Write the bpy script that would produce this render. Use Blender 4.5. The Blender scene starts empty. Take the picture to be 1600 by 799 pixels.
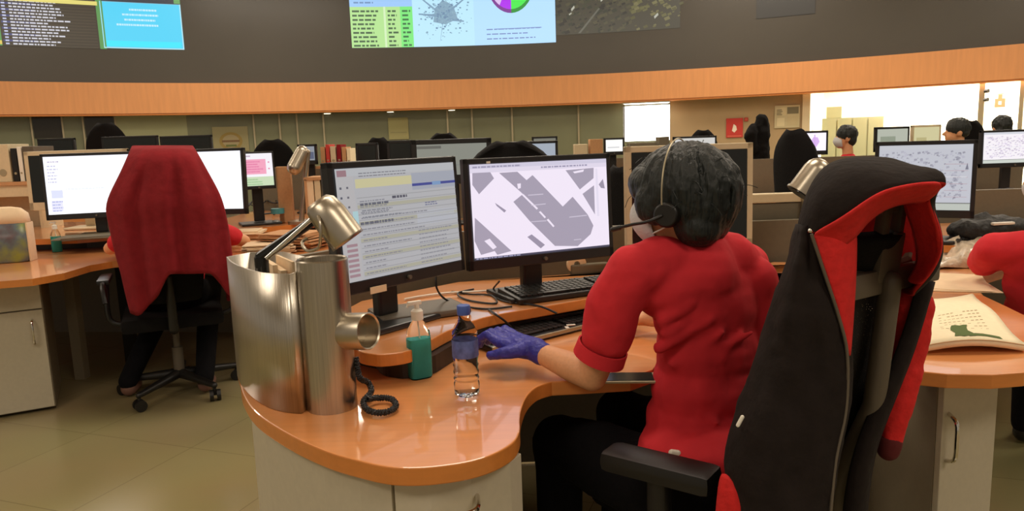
import bpy, bmesh, math, random
from mathutils import Vector, Matrix, noise
random.seed(7)
PI = math.pi
C = bpy.context.scene.collection
S = bpy.context.scene
# ------------------------------------------------------------------ camera
FOC = 1155.0; EYE = 1.32
PITCH = math.atan((399.5-222)/FOC); ROLL = math.radians(1.9)
cF = Vector((0, math.cos(PITCH), -math.sin(PITCH)))
_X = Vector((1, 0, 0)); _U = Vector((0, math.sin(PITCH), math.cos(PITCH)))
cR = _X*math.cos(ROLL)-_U*math.sin(ROLL); cU = _U*math.cos(ROLL)+_X*math.sin(ROLL)
cO = Vector((0, 0, EYE))
cd = bpy.data.cameras.new('camera'); cam = bpy.data.objects.new('camera', cd); C.objects.link(cam)
cd.sensor_width = 36; cd.lens = 36*FOC/1600; cd.clip_start = .05
cam.matrix_world = Matrix(((cR.x, cU.x, -cF.x, 0), (cR.y, cU.y, -cF.y, 0), (cR.z, cU.z, -cF.z, EYE), (0, 0, 0, 1)))
S.camera = cam
S.view_settings.view_transform = 'Standard'; S.view_settings.look = 'None'
S.view_settings.gamma = 1; S.view_settings.use_curve_mapping = False
S.view_settings.exposure = 0.28
w = bpy.data.worlds.new('world'); S.world = w; w.use_nodes = True
w.node_tree.nodes['Background'].inputs[0].default_value = (1, .86, .70, 1)
w.node_tree.nodes['Background'].inputs[1].default_value = .25
def area(name, loc, sx, sy, power, col=(1, .87, .72), rot=(0, 0, 0)):
    l = bpy.data.lights.new(name, 'AREA'); l.shape = 'RECTANGLE'; l.size = sx; l.size_y = sy
    l.energy = power; l.color = col
    o = bpy.data.objects.new(name, l); C.objects.link(o); o.location = loc; o.rotation_euler = rot
    return o
for (x, y, pw) in [(-6, 3, 95), (0, 3.4, 85), (5, 3, 95), (-6, 9, 150), (0, 9, 150), (6, 9, 150), (-3, -2, 95), (3, -2, 95), (-4, 13, 90), (4, 13, 90)]:
    area('ceiling_light', (x, y, 4.9), 2.6, 1.3, pw)
# a small lamp over the next bay beyond the desk, the bright strip
def ray(px, py): return cF+(px-800)/FOC*cR-(py-399.5)/FOC*cU
def P(px, py, z): d = ray(px, py); return cO+d*((z-EYE)/d.z)
def D(px, py, y): d = ray(px, py); return cO+d*(y/d.y)
def lin(c):
    return tuple(((v/255)/12.92 if v/255 <= .04045 else ((v/255+.055)/1.055)**2.4) for v in c)
# ------------------------------------------------------------------ materials
MATS = {}
def nodes(name):
    m = bpy.data.materials.new(name); m.use_nodes = True
    nt = m.node_tree; b = nt.nodes['Principled BSDF']
    return m, nt, b
def mat(name, col, rough=.5, metal=0, spec=.5, bump=0, bscale=60, var=0, coat=0, stretch=(1, 1, 1), sheen=0, vscale=None, croug=.08):
    """col in sRGB 0-255; procedural colour variation and bump"""
    if name in MATS: return MATS[name]
    m, nt, b = nodes(name); c = lin(col)
    b.inputs['Roughness'].default_value = rough; b.inputs['Metallic'].default_value = metal
    b.inputs['Specular IOR Level'].default_value = spec
    b.inputs['Coat Weight'].default_value = coat; b.inputs['Coat Roughness'].default_value = croug
    if sheen: b.inputs['Sheen Weight'].default_value = sheen; b.inputs['Sheen Roughness'].default_value = .6
    tc = nt.nodes.new('ShaderNodeTexCoord'); mp = nt.nodes.new('ShaderNodeMapping')
    mp.inputs['Scale'].default_value = stretch
    nt.links.new(tc.outputs['Object'], mp.inputs[0])
    n = nt.nodes.new('ShaderNodeTexNoise'); n.inputs['Scale'].default_value = vscale or bscale; n.inputs['Detail'].default_value = 4
    nt.links.new(mp.outputs[0], n.inputs['Vector'])
    r = nt.nodes.new('ShaderNodeValToRGB')
    r.color_ramp.elements[0].position = .3; r.color_ramp.elements[1].position = .7
    r.color_ramp.elements[0].color = (*[v*(1-var) for v in c], 1)
    r.color_ramp.elements[1].color = (*[min(1, v*(1+var)) for v in c], 1)
    nt.links.new(n.outputs['Fac'], r.inputs[0]); nt.links.new(r.outputs[0], b.inputs['Base Color'])
    if bump:
        n2 = nt.nodes.new('ShaderNodeTexNoise'); n2.inputs['Scale'].default_value = bscale; n2.inputs['Detail'].default_value = 3
        nt.links.new(mp.outputs[0], n2.inputs['Vector'])
        bp = nt.nodes.new('ShaderNodeBump'); bp.inputs['Strength'].default_value = bump; bp.inputs['Distance'].default_value = .01
        nt.links.new(n2.outputs['Fac'], bp.inputs['Height']); nt.links.new(bp.outputs[0], b.inputs['Normal'])
    MATS[name] = m; return m
def m_wood(name, col, rough=.35, coat=.5, stretch=(1.5, 22, 22)):
    return mat(name, col, rough=rough, var=.05, coat=coat, stretch=stretch, bscale=6, vscale=3.0, croug=.05)
M_desk = m_wood('beech_laminate', (230, 152, 90), rough=.32, coat=1.0)
M_edge = m_wood('beech_edge', (214, 132, 60), rough=.35, coat=.3)
M_fascia = mat('beech_fascia', (232, 160, 100), rough=.5, var=.045, coat=.1, stretch=(6, 6, .5), bscale=6, vscale=3)
M_steel = mat('brushed_steel', (192, 184, 170), rough=.30, metal=1, var=.13, stretch=(90, 90, 1.2), bscale=5, vscale=5, bump=.06)
M_steel2 = mat('satin_steel', (188, 178, 160), rough=.34, metal=1, var=.03)
M_chrome = mat('chrome', (220, 215, 205), rough=.12, metal=1)
M_black = mat('black_plastic', (24, 22, 20), rough=.42, bump=.03, bscale=400)
M_gloss = mat('glossy_black_plastic', (18, 18, 18), rough=.18)
M_bezel = mat('monitor_bezel', (27, 26, 26), rough=.38)
M_greypl = mat('dark_grey_plastic', (94, 84, 70), rough=.5, bump=.05, bscale=300)
M_fabric = mat('black_fabric', (20, 18, 18), rough=.95, bump=.3, bscale=220, var=.2, spec=.25)
M_trouser = mat('black_cloth', (13, 12, 15), rough=.95, bump=.25, bscale=60, var=.2, spec=.2)
M_jacket = mat('black_jacket', (33, 26, 23), rough=.9, bump=.35, bscale=35, var=.15, spec=.2)
M_red = mat('red_shirt', (208, 44, 53), rough=.85, bump=.45, bscale=14, var=.08, spec=.3)
M_lining = mat('red_lining', (210, 38, 36), rough=.8, spec=.3, bump=.3, bscale=60, var=.08)
M_redj = mat('dark_red_fleece', (138, 34, 40), rough=.95, bump=.5, bscale=22, var=.10, spec=.2)
M_skin = mat('skin', (222, 160, 114), rough=.55, bump=.08, bscale=120, var=.05)
M_hair = mat('black_hair', (34, 38, 36), rough=.5, bump=.6, bscale=26, var=.3, stretch=(4, 4, .7), spec=.4)
M_glove = mat('blue_nitrile', (52, 50, 152), rough=.45, bump=.5, bscale=70, var=.12)
M_mask = mat('mask_cloth', (196, 196, 196), rough=.9, bump=.2, bscale=120)
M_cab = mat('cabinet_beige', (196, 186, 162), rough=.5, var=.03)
M_cabdark = mat('cabinet_shaded', (140, 128, 104), rough=.55, var=.03)  # darker copy of the cabinet beige, shade of the turned-away face in its colour
M_cream = mat('cream_plastic', (214, 196, 160), rough=.5, var=.03)
M_offscreen = mat('dark_glass', (26, 30, 28), rough=.15, var=.1)
M_grey = mat('grey_panel', (112, 103, 84), rough=.6, var=.04)
M_paper = mat('paper', (232, 205, 168), rough=.9, bump=.2, bscale=30, var=.03)
M_paper2 = mat('yellowed_paper', (246, 232, 196), rough=.9, var=.03)
M_card = mat('brown_card', (196, 148, 104), rough=.9, var=.06)
M_white = mat('white_plastic', (236, 230, 215), rough=.4)
M_bagb = mat('black_bag', (22, 20, 18), rough=.6, bump=.6, bscale=40)
M_vwall = mat('video_wall_glass', (80, 74, 65), rough=.34, var=.06, vscale=.6)
M_glassol = mat('olive_glass', (128, 130, 102), rough=.2, var=.12, vscale=.8)
M_glassli = mat('pale_olive_glass', (166, 168, 126), rough=.3, var=.08, vscale=.8)
M_glassdk = mat('dark_window_glass', (50, 46, 38), rough=.12, var=.1)
M_alu = mat('aluminium', (176, 164, 134), rough=.4, metal=.4)
M_wallb = mat('beige_wall', (176, 150, 112), rough=.8, var=.05, vscale=2)
M_wallw = mat('white_wall', (240, 234, 215), rough=.8)
M_ceil = mat('ceiling_paint', (214, 206, 190), rough=.9)
M_bluecap = mat('blue_cap', (66, 92, 168), rough=.4)
M_cable = mat('black_cable', (22, 20, 20), rough=.5)
M_teal = mat('teal_plastic', (70, 140, 146), rough=.4)
M_redsign = mat('red_sign', (200, 60, 50), rough=.6)
M_green = mat('green_ink', (84, 104, 50), rough=.9)
def m_glass(name, col, rough=.03, ior=1.45):
    m, nt, b = nodes(name); b.inputs['Base Color'].default_value = (*lin(col), 1)
    b.inputs['Transmission Weight'].default_value = 1; b.inputs['Roughness'].default_value = rough
    b.inputs['IOR'].default_value = ior
    n = nt.nodes.new('ShaderNodeTexNoise'); n.inputs['Scale'].default_value = 30
    bp = nt.nodes.new('ShaderNodeBump'); bp.inputs['Strength'].default_value = .04
    nt.links.new(n.outputs[0], bp.inputs['Height']); nt.links.new(bp.outputs[0], b.inputs['Normal'])
    return m
M_clear = m_glass('clear_plastic', (252, 252, 250), .03, 1.12)
M_gel = mat('green_gel', (84, 196, 190), rough=.15, var=.04); M_gel.node_tree.nodes['Principled BSDF'].inputs['Transmission Weight'].default_value = .45; M_gel.node_tree.nodes['Principled BSDF'].inputs['IOR'].default_value = 1.1
M_water = m_glass('water', (250, 252, 252), .0, 1.10)
def m_floor():
    m, nt, b = nodes('olive_floor_tiles')
    tc = nt.nodes.new('ShaderNodeTexCoord'); br = nt.nodes.new('ShaderNodeTexBrick')
    mp = nt.nodes.new('ShaderNodeMapping'); mp.inputs['Rotation'].default_value = (0, 0, .35)
    nt.links.new(tc.outputs['Object'], mp.inputs[0]); nt.links.new(mp.outputs[0], br.inputs['Vector'])
    br.offset = 0; br.inputs['Scale'].default_value = 1; br.inputs['Brick Width'].default_value = .62; br.inputs['Row Height'].default_value = .62
    br.inputs['Mortar Size'].default_value = .0025; br.inputs['Mortar Smooth'].default_value = .3
    br.inputs['Color1'].default_value = (*lin((152, 140, 100)), 1); br.inputs['Color2'].default_value = (*lin((147, 135, 96)), 1)
    br.inputs['Mortar'].default_value = (*lin((128, 116, 82)), 1)
    n = nt.nodes.new('ShaderNodeTexNoise'); n.inputs['Scale'].default_value = 1.3; nt.links.new(tc.outputs['Object'], n.inputs['Vector'])
    mx = nt.nodes.new('ShaderNodeMixRGB'); mx.blend_type = 'MULTIPLY'; mx.inputs[0].default_value = .25
    nt.links.new(br.outputs['Color'], mx.inputs[1]); nt.links.new(n.outputs['Color'], mx.inputs[2])
    nt.links.new(mx.outputs[0], b.inputs['Base Color']); b.inputs['Roughness'].default_value = .22
    return m
M_floor = m_floor()
def m_mesh():
    """chair netting: fine holes"""
    m, nt, b = nodes('black_mesh_netting'); b.inputs['Base Color'].default_value = (*lin((30, 26, 23)), 1); b.inputs['Roughness'].default_value = .8
    tc = nt.nodes.new('ShaderNodeTexCoord'); v = nt.nodes.new('ShaderNodeTexVoronoi'); v.inputs['Scale'].default_value = 260
    nt.links.new(tc.outputs['Object'], v.inputs['Vector'])
    r = nt.nodes.new('ShaderNodeMath'); r.operation = 'GREATER_THAN'; r.inputs[1].default_value = .12
    nt.links.new(v.outputs['Distance'], r.inputs[0]); nt.links.new(r.outputs[0], b.inputs['Alpha'])
    return m
M_net = m_mesh()
SCR = {}
def m_screen(strength):
    k = round(strength, 2)
    if k in SCR: return SCR[k]
    m, nt, b = nodes('lit_screen'); a = nt.nodes.new('ShaderNodeVertexColor'); a.layer_name = 'col'
    nt.links.new(a.outputs[0], b.inputs['Emission Color']); b.inputs['Emission Strength'].default_value = k*.84
    b.inputs['Base Color'].default_value = (.01, .01, .01, 1); b.inputs['Roughness'].default_value = .35
    SCR[k] = m; return m
def m_emit(name, col, s):
    m, nt, b = nodes(name); b.inputs['Emission Color'].default_value = (*lin(col), 1); b.inputs['Emission Strength'].default_value = s
    return m
def m_print():
    m, nt, b = nodes('printed_sheet'); a = nt.nodes.new('ShaderNodeVertexColor'); a.layer_name = 'col'
    nt.links.new(a.outputs[0], b.inputs['Base Color']); b.inputs['Roughness'].default_value = .8
    return m
M_print = m_print()
# ------------------------------------------------------------------ mesh helpers
ROOTM = {}
class MB:
    def __init__(s): s.bm = bmesh.new()
    def _xf(s, vs, M):
        for v in vs: v.co = M @ v.co
    def box(s, c, size, rot=None, bev=0):
        M = Matrix.Translation(Vector(c)) @ (rot.to_4x4() if rot else Matrix())
        t = bmesh.new(); bmesh.ops.create_cube(t, size=1)
        for v in t.verts: v.co = Vector((v.co.x*size[0], v.co.y*size[1], v.co.z*size[2]))
        if bev: bmesh.ops.bevel(t, geom=list(t.edges), offset=bev, segments=2, affect='EDGES', profile=.6)
        t.verts.index_update(); vs = [s.bm.verts.new(M @ v.co) for v in t.verts]
        for f in t.faces: s.bm.faces.new([vs[v.index] for v in f.verts])
        t.free(); return s
    def cyl(s, a, b, r0, r1=None, seg=20, cap=True):
        a = Vector(a); b = Vector(b); r1 = r0 if r1 is None else r1
        q = (b-a).to_track_quat('Z', 'Y').to_matrix()
        A, B = [[s.bm.verts.new(c+q @ Vector((max(r, 1e-5)*math.cos(2*PI*k/seg), max(r, 1e-5)*math.sin(2*PI*k/seg), 0))) for k in range(seg)] for c, r in ((a, r0), (b, r1))]
        for k in range(seg): s.bm.faces.new((A[k], A[(k+1) % seg], B[(k+1) % seg], B[k]))
        if cap: s.bm.faces.new(A[::-1]); s.bm.faces.new(B)
        return s
    def ball(s, c, r, rot=None, seg=16):
        if isinstance(r, (int, float)): r = (r, r, r)
        M = Matrix.Translation(Vector(c)) @ (rot.to_4x4() if rot else Matrix()) @ Matrix.Diagonal((*r, 1))
        n = max(4, seg*2//3); top = s.bm.verts.new(M @ Vector((0, 0, 1))); bot = s.bm.verts.new(M @ Vector((0, 0, -1)))
        R_ = [[s.bm.verts.new(M @ Vector((math.sin(PI*i/n)*math.cos(2*PI*k/seg), math.sin(PI*i/n)*math.sin(2*PI*k/seg), math.cos(PI*i/n)))) for k in range(seg)] for i in range(1, n)]
        for k in range(seg):
            k2 = (k+1) % seg; s.bm.faces.new((top, R_[0][k], R_[0][k2])); s.bm.faces.new((bot, R_[-1][k2], R_[-1][k]))
            for A, B in zip(R_[:-1], R_[1:]): s.bm.faces.new((A[k], B[k], B[k2], A[k2]))
        return s
    def cap(s, a, b, r0, r1=None, seg=14):
        r1 = r0 if r1 is None else r1
        s.ball(a, r0, seg=seg); s.ball(b, r1, seg=seg); s.cyl(a, b, r0, r1, seg=seg); return s
    def chain(s, pts):
        for (a, ra), (b, rb) in zip(pts[:-1], pts[1:]): s.cap(a, b, ra, rb)
        return s
    def tube(s, pts, r, seg=8, closed=False, sub=4):
        pts = [Vector(p) for p in pts]
        if sub > 1: pts = smooth_path(pts, sub, closed)
        n = len(pts); rings = []; up = None
        for i, p in enumerate(pts):
            a = pts[i-1] if (i > 0 or closed) else p; b = pts[(i+1) % n] if (i < n-1 or closed) else p
            t = (b-a).normalized()
            if up is None:
                up = t.orthogonal().normalized()
            up = (up-t*up.dot(t)).normalized(); sd = t.cross(up)
            rr = r[min(len(r)-1, int(i*len(r)/n))] if isinstance(r, (list, tuple)) else r
            rings.append([s.bm.verts.new(p+(up*math.cos(2*PI*k/seg)+sd*math.sin(2*PI*k/seg))*rr) for k in range(seg)])
        m = n if closed else n-1
        for i in range(m):
            A = rings[i]; B = rings[(i+1) % n]
            for k in range(seg): s.bm.faces.new((A[k], A[(k+1) % seg], B[(k+1) % seg], B[k]))
        if not closed:
            s.bm.faces.new(rings[0][::-1]); s.bm.faces.new(rings[-1])
        return s
    def lathe(s, prof, c=(0, 0, 0), seg=28, M=None, a0=0, a1=2*PI):
        full = abs(a1-a0-2*PI) < 1e-6; rings = []
        nn = seg if full else seg+1
        for (r, z) in prof:
            ring = []
            for k in range(nn):
                a = a0+(a1-a0)*k/seg
                v = Vector((max(r, 1e-4)*math.cos(a), max(r, 1e-4)*math.sin(a), z))
                if M: v = M @ v
                ring.append(s.bm.verts.new(v+Vector(c)))
            rings.append(ring)
        for A, B in zip(rings[:-1], rings[1:]):
            for k in range(seg):
                k2 = (k+1) % nn
                s.bm.faces.new((A[k], A[k2], B[k2], B[k]))
        return s
    def prism(s, pts, z0, z1):
        """pts: list of (x,y); closed slab"""
        lo = [s.bm.verts.new((p[0], p[1], z0)) for p in pts]; hi = [s.bm.verts.new((p[0], p[1], z1)) for p in pts]
        s.bm.faces.new(hi); s.bm.faces.new(lo[::-1]); n = len(pts)
        for i in range(n): s.bm.faces.new((lo[i], lo[(i+1) % n], hi[(i+1) % n], hi[i]))
        return s
    def grid(s, rows, closed=False):
        vs = [[s.bm.verts.new(Vector(p)) for p in r] for r in rows]
        for A, B in zip(vs[:-1], vs[1:]):
            n = len(A)
            for k in range(n if closed else n-1):
                s.bm.faces.new((A[k], A[(k+1) % n], B[(k+1) % n], B[k]))
        return s
    def build(s, name, m, parent=None, smooth=True, bevel=0, solid=0, subd=0, remesh=0, sm=0, disp=0, dscale=.05, world=False, mats=None, moff=0, autosm=True):
        if not remesh: bmesh.ops.recalc_face_normals(s.bm, faces=s.bm.faces) if not solid else None
        me = bpy.data.meshes.new(name)
        if world and parent is not None:
            top = parent
            while top.parent: top = top.parent
            inv = ROOTM[top.name].inverted()
            for v in s.bm.verts: v.co = inv @ v.co
        s.bm.to_mesh(me); s.bm.free()
        o = bpy.data.objects.new(name, me); C.objects.link(o)
        for mm in ([m]+(mats or [])): me.materials.append(mm)
        if smooth:
            for p in me.polygons: p.use_smooth = True
            if autosm and not (remesh or solid or subd or sm): me.set_sharp_from_angle(angle=math.radians(38))
        if parent is not None: o.parent = parent
        if subd and not solid:
            md = o.modifiers.new('sub', 'SUBSURF'); md.levels = md.render_levels = subd
        if solid:
            if subd:
                md = o.modifiers.new('sub', 'SUBSURF'); md.levels = md.render_levels = subd
            md = o.modifiers.new('solid', 'SOLIDIFY'); md.thickness = solid; md.offset = 0; md.material_offset = moff; md.material_offset_rim = 0
        if remesh:
            md = o.modifiers.new('rm', 'REMESH'); md.mode = 'VOXEL'; md.voxel_size = remesh; md.use_smooth_shade = True
        if sm:
            md = o.modifiers.new('sm', 'SMOOTH'); md.iterations = sm; md.factor = .6
        if disp:
            t = bpy.data.textures.new('clouds', 'CLOUDS'); t.noise_scale = dscale; t.noise_depth = 2
            md = o.modifiers.new('dp', 'DISPLACE'); md.texture = t; md.strength = disp; md.mid_level = .5
        if bevel:
            md = o.modifiers.new('bv', 'BEVEL'); md.width = bevel; md.segments = 2; md.limit_method = 'ANGLE'; md.angle_limit = math.radians(50)
        return o
def smooth_path(pts, sub, closed=False):
    n = len(pts); out = []
    rng = range(n) if closed else range(n-1)
    for i in rng:
        p0 = pts[(i-1) % n] if (closed or i > 0) else pts[i]; p1 = pts[i]; p2 = pts[(i+1) % n]
        p3 = pts[(i+2) % n] if (closed or i < n-2) else p2
        for k in range(sub):
            t = k/sub
            out.append(.5*((2*p1)+(p2-p0)*t+(2*p0-5*p1+4*p2-p3)*t*t+(3*p1-p0-3*p2+p3)*t**3))
    if not closed: out.append(pts[-1])
    return out
def tag(o, label, cat, group=None, kind=None):
    o['label'] = label; o['category'] = cat
    if group: o['group'] = group
    if kind: o['kind'] = kind
    return o
def thing(name, label, cat, loc=(0, 0, 0), rz=0, group=None):
    o = bpy.data.objects.new(name, None); C.objects.link(o); o.empty_display_size = .1
    o.location = loc; o.rotation_euler = (0, 0, rz)
    ROOTM[o.name] = Matrix.Translation(Vector(loc)) @ Matrix.Rotation(rz, 4, 'Z')
    return tag(o, label, cat, group)
def struct(o): o['kind'] = 'structure'; return o
def copy_tree(o, parent=None):
    c = o.copy(); C.objects.link(c)
    if parent is not None: c.parent = parent
    for ch in list(o.children): copy_tree(ch, c)
    return c
def Rz(a): return Matrix.Rotation(a, 3, 'Z')
def xy(pts, z): return [(lambda q: (q.x, q.y))(P(a, b, z)) for a, b in pts]
# flat picture made of coloured polygons in 0..1 (u right, v up), laid on plane x-z facing -y
def picture(name, W, H, items, m, parent=None, M=None, bg=(230, 230, 230), curve=None):
    bm = bmesh.new(); cl = bm.loops.layers.float_color.new('col')
    def face(poly, col, k):
        vs = []
        for (u, v) in poly:
            co = Vector(((u-.5)*W, -.0004*k, (v-.5)*H))
            if curve: co = curve(u, v, k)
            elif M: co = M @ co
            vs.append(bm.verts.new(co))
        f = bm.faces.new(vs)
        for l in f.loops: l[cl] = (*lin(col), 1)
    if curve:
        n = 24
        for i in range(n): face([(i/n, 0), ((i+1)/n, 0), ((i+1)/n, 1), (i/n, 1)], bg, 0)
    else: face([(0, 0), (1, 0), (1, 1), (0, 1)], bg, 0)
    for i, it in enumerate(items):
        poly, col = it[0], it[1]
        kk = it[2] if len(it) > 2 else 1+min(i, 30)*.02
        if len(poly) == 2:
            (u0, v0), (u1, v1) = poly; u0 = max(0, u0); nn = max(1, math.ceil((u1-u0)*20)) if curve else 1
            for j in range(nn):
                a_, b_ = u0+(u1-u0)*j/nn, u0+(u1-u0)*(j+1)/nn
                face([(a_, v0), (b_, v0), (b_, v1), (a_, v1)], col, kk)
            continue
        face(poly, col, kk)
    me = bpy.data.meshes.new(name); bm.to_mesh(me); bm.free(); me.materials.append(m)
    o = bpy.data.objects.new(name, me); C.objects.link(o)
    if parent is not None: o.parent = parent
    return o
def R2(u0, v0, u1, v1, col, k=None): return ([(u0, v0), (u1, v1)], col) if k is None else ([(u0, v0), (u1, v1)], col, k)
rnd = random.Random(3)
def textlines(u0, v0, u1, v1, n, col, h=.5, fill=.8, k=3):
    out = []; dv = (v1-v0)/n
    for i in range(n):
        v = v0+dv*i; u = u0; end = u0+(u1-u0)*rnd.uniform(fill*.6, fill)
        while u < end:
            L = rnd.uniform(.01, .035); out.append(R2(u, v, min(u+L, end), v+dv*h, col, k)); u += L+.006
    return out
# ------------------------------------------------------------------ room
o = MB(); o.prism([(-16, -6), (16, -6), (16, 24), (-16, 24)], -.1, 0); struct(o.build('floor', M_floor, smooth=False))
o = MB(); o.prism([(-16, -6), (16, -6), (16, 24), (-16, 24)], 5.2, 5.3); struct(o.build('ceiling', M_ceil, smooth=False))
CX, CY, CR = -.5, 1.8, 14.4
def wallpt(px, dr=0):
    """point on the circular wall line seen in photo column px (at eye height)"""
    d = ray(px, 222-(px-800)*.033); d = Vector((d.x, d.y)).normalized(); c = Vector((CX, CY)); R_ = CR+dr
    b = d.dot(c); t = b+math.sqrt(b*b-c.length_squared+R_*R_); return d*t
def ang(px): q = wallpt(px)-Vector((CX, CY)); return math.atan2(q.x, q.y)
def arc(a0, a1, n, dr=0): return [(CX+(CR+dr)*math.sin(a0+(a1-a0)*i/n), CY+(CR+dr)*math.cos(a0+(a1-a0)*i/n)) for i in range(n+1)]
def arcslab(name, m, a0, a1, z0, z1, r0, r1, n=40, **k):
    b = MB(); A = arc(a0, a1, n, r0); B = arc(a0, a1, n, r1)
    b.grid([[(x, y, z0) for x, y in A], [(x, y, z1) for x, y in A], [(x, y, z1) for x, y in B], [(x, y, z0) for x, y in B], [(x, y, z0) for x, y in A]])
    n_ = len(A)
    for i in (0, n_-1):
        vs = [b.bm.verts.new((A[i][0], A[i][1], z0)), b.bm.verts.new((A[i][0], A[i][1], z1)), b.bm.verts.new((B[i][0], B[i][1], z1)), b.bm.verts.new((B[i][0], B[i][1], z0))]
        b.bm.faces.new(vs)
    return b.build(name, m, smooth=True, **k)
aL, aR = ang(-120), ang(1720); aE = ang(1592)
ZF0, ZF1 = 2.10, 2.68
struct(arcslab('wall_back_band', M_fascia, aL, aR, ZF0, ZF1, 0, .25))
struct(arcslab('trim_1', M_edge, aL, aR, ZF0-.035, ZF0-.001, .02, .30))
struct(arcslab('wall_back_upper', M_vwall, aL, aE, ZF1, 5.2, .08, .2))
struct(arcslab('trim_2', M_fascia, aE, aR, ZF1+.001, 5.2, -.02, .24, n=6))
# partition line under the band
GR = .5
def seg(name, m, p0, p1, z0, z1, dr=GR, th=.05, n=8): return struct(arcslab(name, m, ang(p0), ang(p1), z0, z1, dr, dr+th, n=n))
seg('wall_back_lower', M_glassol, -120, 187, 0, 2.3, n=10)
seg('wall_back_pale', M_glassli, 187, 297, 0, 2.3)
seg('wall_back_glazing', M_glassol, 297, 972, 0, 2.3, n=24)
seg('wall_back_beige', M_wallb, 1045, 1250, 0, 2.6, dr=.5, n=8)
seg('wall_back_sill', M_glassol, 972, 1045, 0, 1.25)
seg('soffit_trim', M_glassol, 972, 1045, 2.0, 2.3)
for i, px in enumerate([57, 105, 137, 187, 400, 440, 467, 508, 700, 738, 800, 903]):
    struct(arcslab('trim_%d' % (i+3), M_alu, ang(px-1.3), ang(px+1.3), 1.0, 2.14, GR-.04, GR, n=1))
def wallpic(name, p0, p1, z0, z1, items, bg, m, dr=GR, off=.03):
    a0, a1 = ang(p0), ang(p1)
    def cv(u, v, k):
        a = a0+(a1-a0)*u; R_ = CR+dr-off-.003*k
        return Vector((CX+R_*math.sin(a), CY+R_*math.cos(a), z0+(z1-z0)*v))
    return picture(name, 1, 1, items, m, curve=cv, bg=bg)
def wz(px, py, dr=0):   # height on the wall circle seen at pixel
    q = wallpt(px, dr); d = ray(px, py); t = q.length/math.hypot(d.x, d.y); return EYE+d.z*t
# dark door panes, left
for n_, (a, b) in enumerate([(60, 104), (140, 184)]):
    struct(arcslab('window_%d' % (n_+1), M_glassdk, ang(a), ang(b), wz(80, 216, GR), 2.12, GR-.03, GR-.001, n=2))
seg('window_3', m_emit('daylit_window', (255, 255, 250), 9), 975, 1044, 1.25, 2.0, dr=GR+.0, th=.02, n=2)
# strip lamp on the soffit over the bright window
q = wallpt(1010, .15)
t = thing('ceiling_light', 'long lit strip lamp under the wooden band above the bright window', 'lamp', (q.x, q.y, 2.055), -ang(1010))
MB().box((0, 0, 0), (.98, .22, .035)).build('housing', M_alu, t, smooth=False)
MB().box((0, 0, -.022), (.92, .18, .012)).build('diffuser', m_emit('lamp_diffuser', (255, 248, 230), 6), t, smooth=False)
for px in (515, 613, 708):
    q = wallpt(px, .12)
    t = thing('downlight', 'small round lit downlight under the wooden band, ' + {515: 'leftmost of the three', 613: 'middle one of the three', 708: 'rightmost of the three'}[px], 'lamp', (q.x, q.y, 2.05), 0, 'downlights under the wooden band')
    MB().cyl((0, 0, -.01), (0, 0, .02), .09).build('rim', M_alu, t)
    MB().cyl((0, 0, -.014), (0, 0, -.008), .07).build('lens', m_emit('downlight_glow', (255, 240, 205), 3.5), t)
# lit room to the right behind glass
qa, qb = wallpt(1262, GR), wallpt(1760, GR)
dA = Vector((qa.x, qa.y)).normalized(); nrm = Vector((.45, .9)).normalized()
b = MB(); A0 = qa; A1 = qa+nrm*4.2; B1 = qb+nrm*4.2+Vector((1.5, 0)); B0 = qb
b.grid([[(A0.x, A0.y, 0), (A1.x, A1.y, 0), (B1.x, B1.y, 0), (B0.x, B0.y, 0)], [(A0.x, A0.y, 2.7), (A1.x, A1.y, 2.7), (B1.x, B1.y, 2.7), (B0.x, B0.y, 2.7)]])
struct(b.build('wall_lit_room', M_wallw, smooth=False, solid=.05))
b = MB(); b.prism([(A0.x, A0.y), (A1.x, A1.y), (B1.x, B1.y), (B0.x, B0.y)], 2.7, 2.75); struct(b.build('ceiling_lit_room', M_wallw, smooth=False))
mid = (A0+A1+B0+B1)/4
area('lit_room_lamp', (mid.x, mid.y, 2.6), 3, 5, 700, (1, .96, .86), (0, 0, -.6))
for i, (a, b_) in enumerate([(1250, 1262), (1522, 1531), (1585, 1592)]):
    struct(arcslab('trim_%d' % (20+i), [M_cream, M_alu, M_alu][i], ang(a), ang(b_), 0, 2.3, GR-.05, GR+.02, n=1))
for i, py in enumerate((141, 155)):
    q = wallpt(1536, GR-.06); 
    tag(MB().cyl((q.x, q.y, wz(1536, py)), (q.x+.02, q.y-.06, wz(1536, py)), .035).build('door_fitting', M_black), ('upper' if i == 0 else 'lower')+' round black fitting on the grey post in front of the lit room', 'fitting', 'round black fittings')
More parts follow.
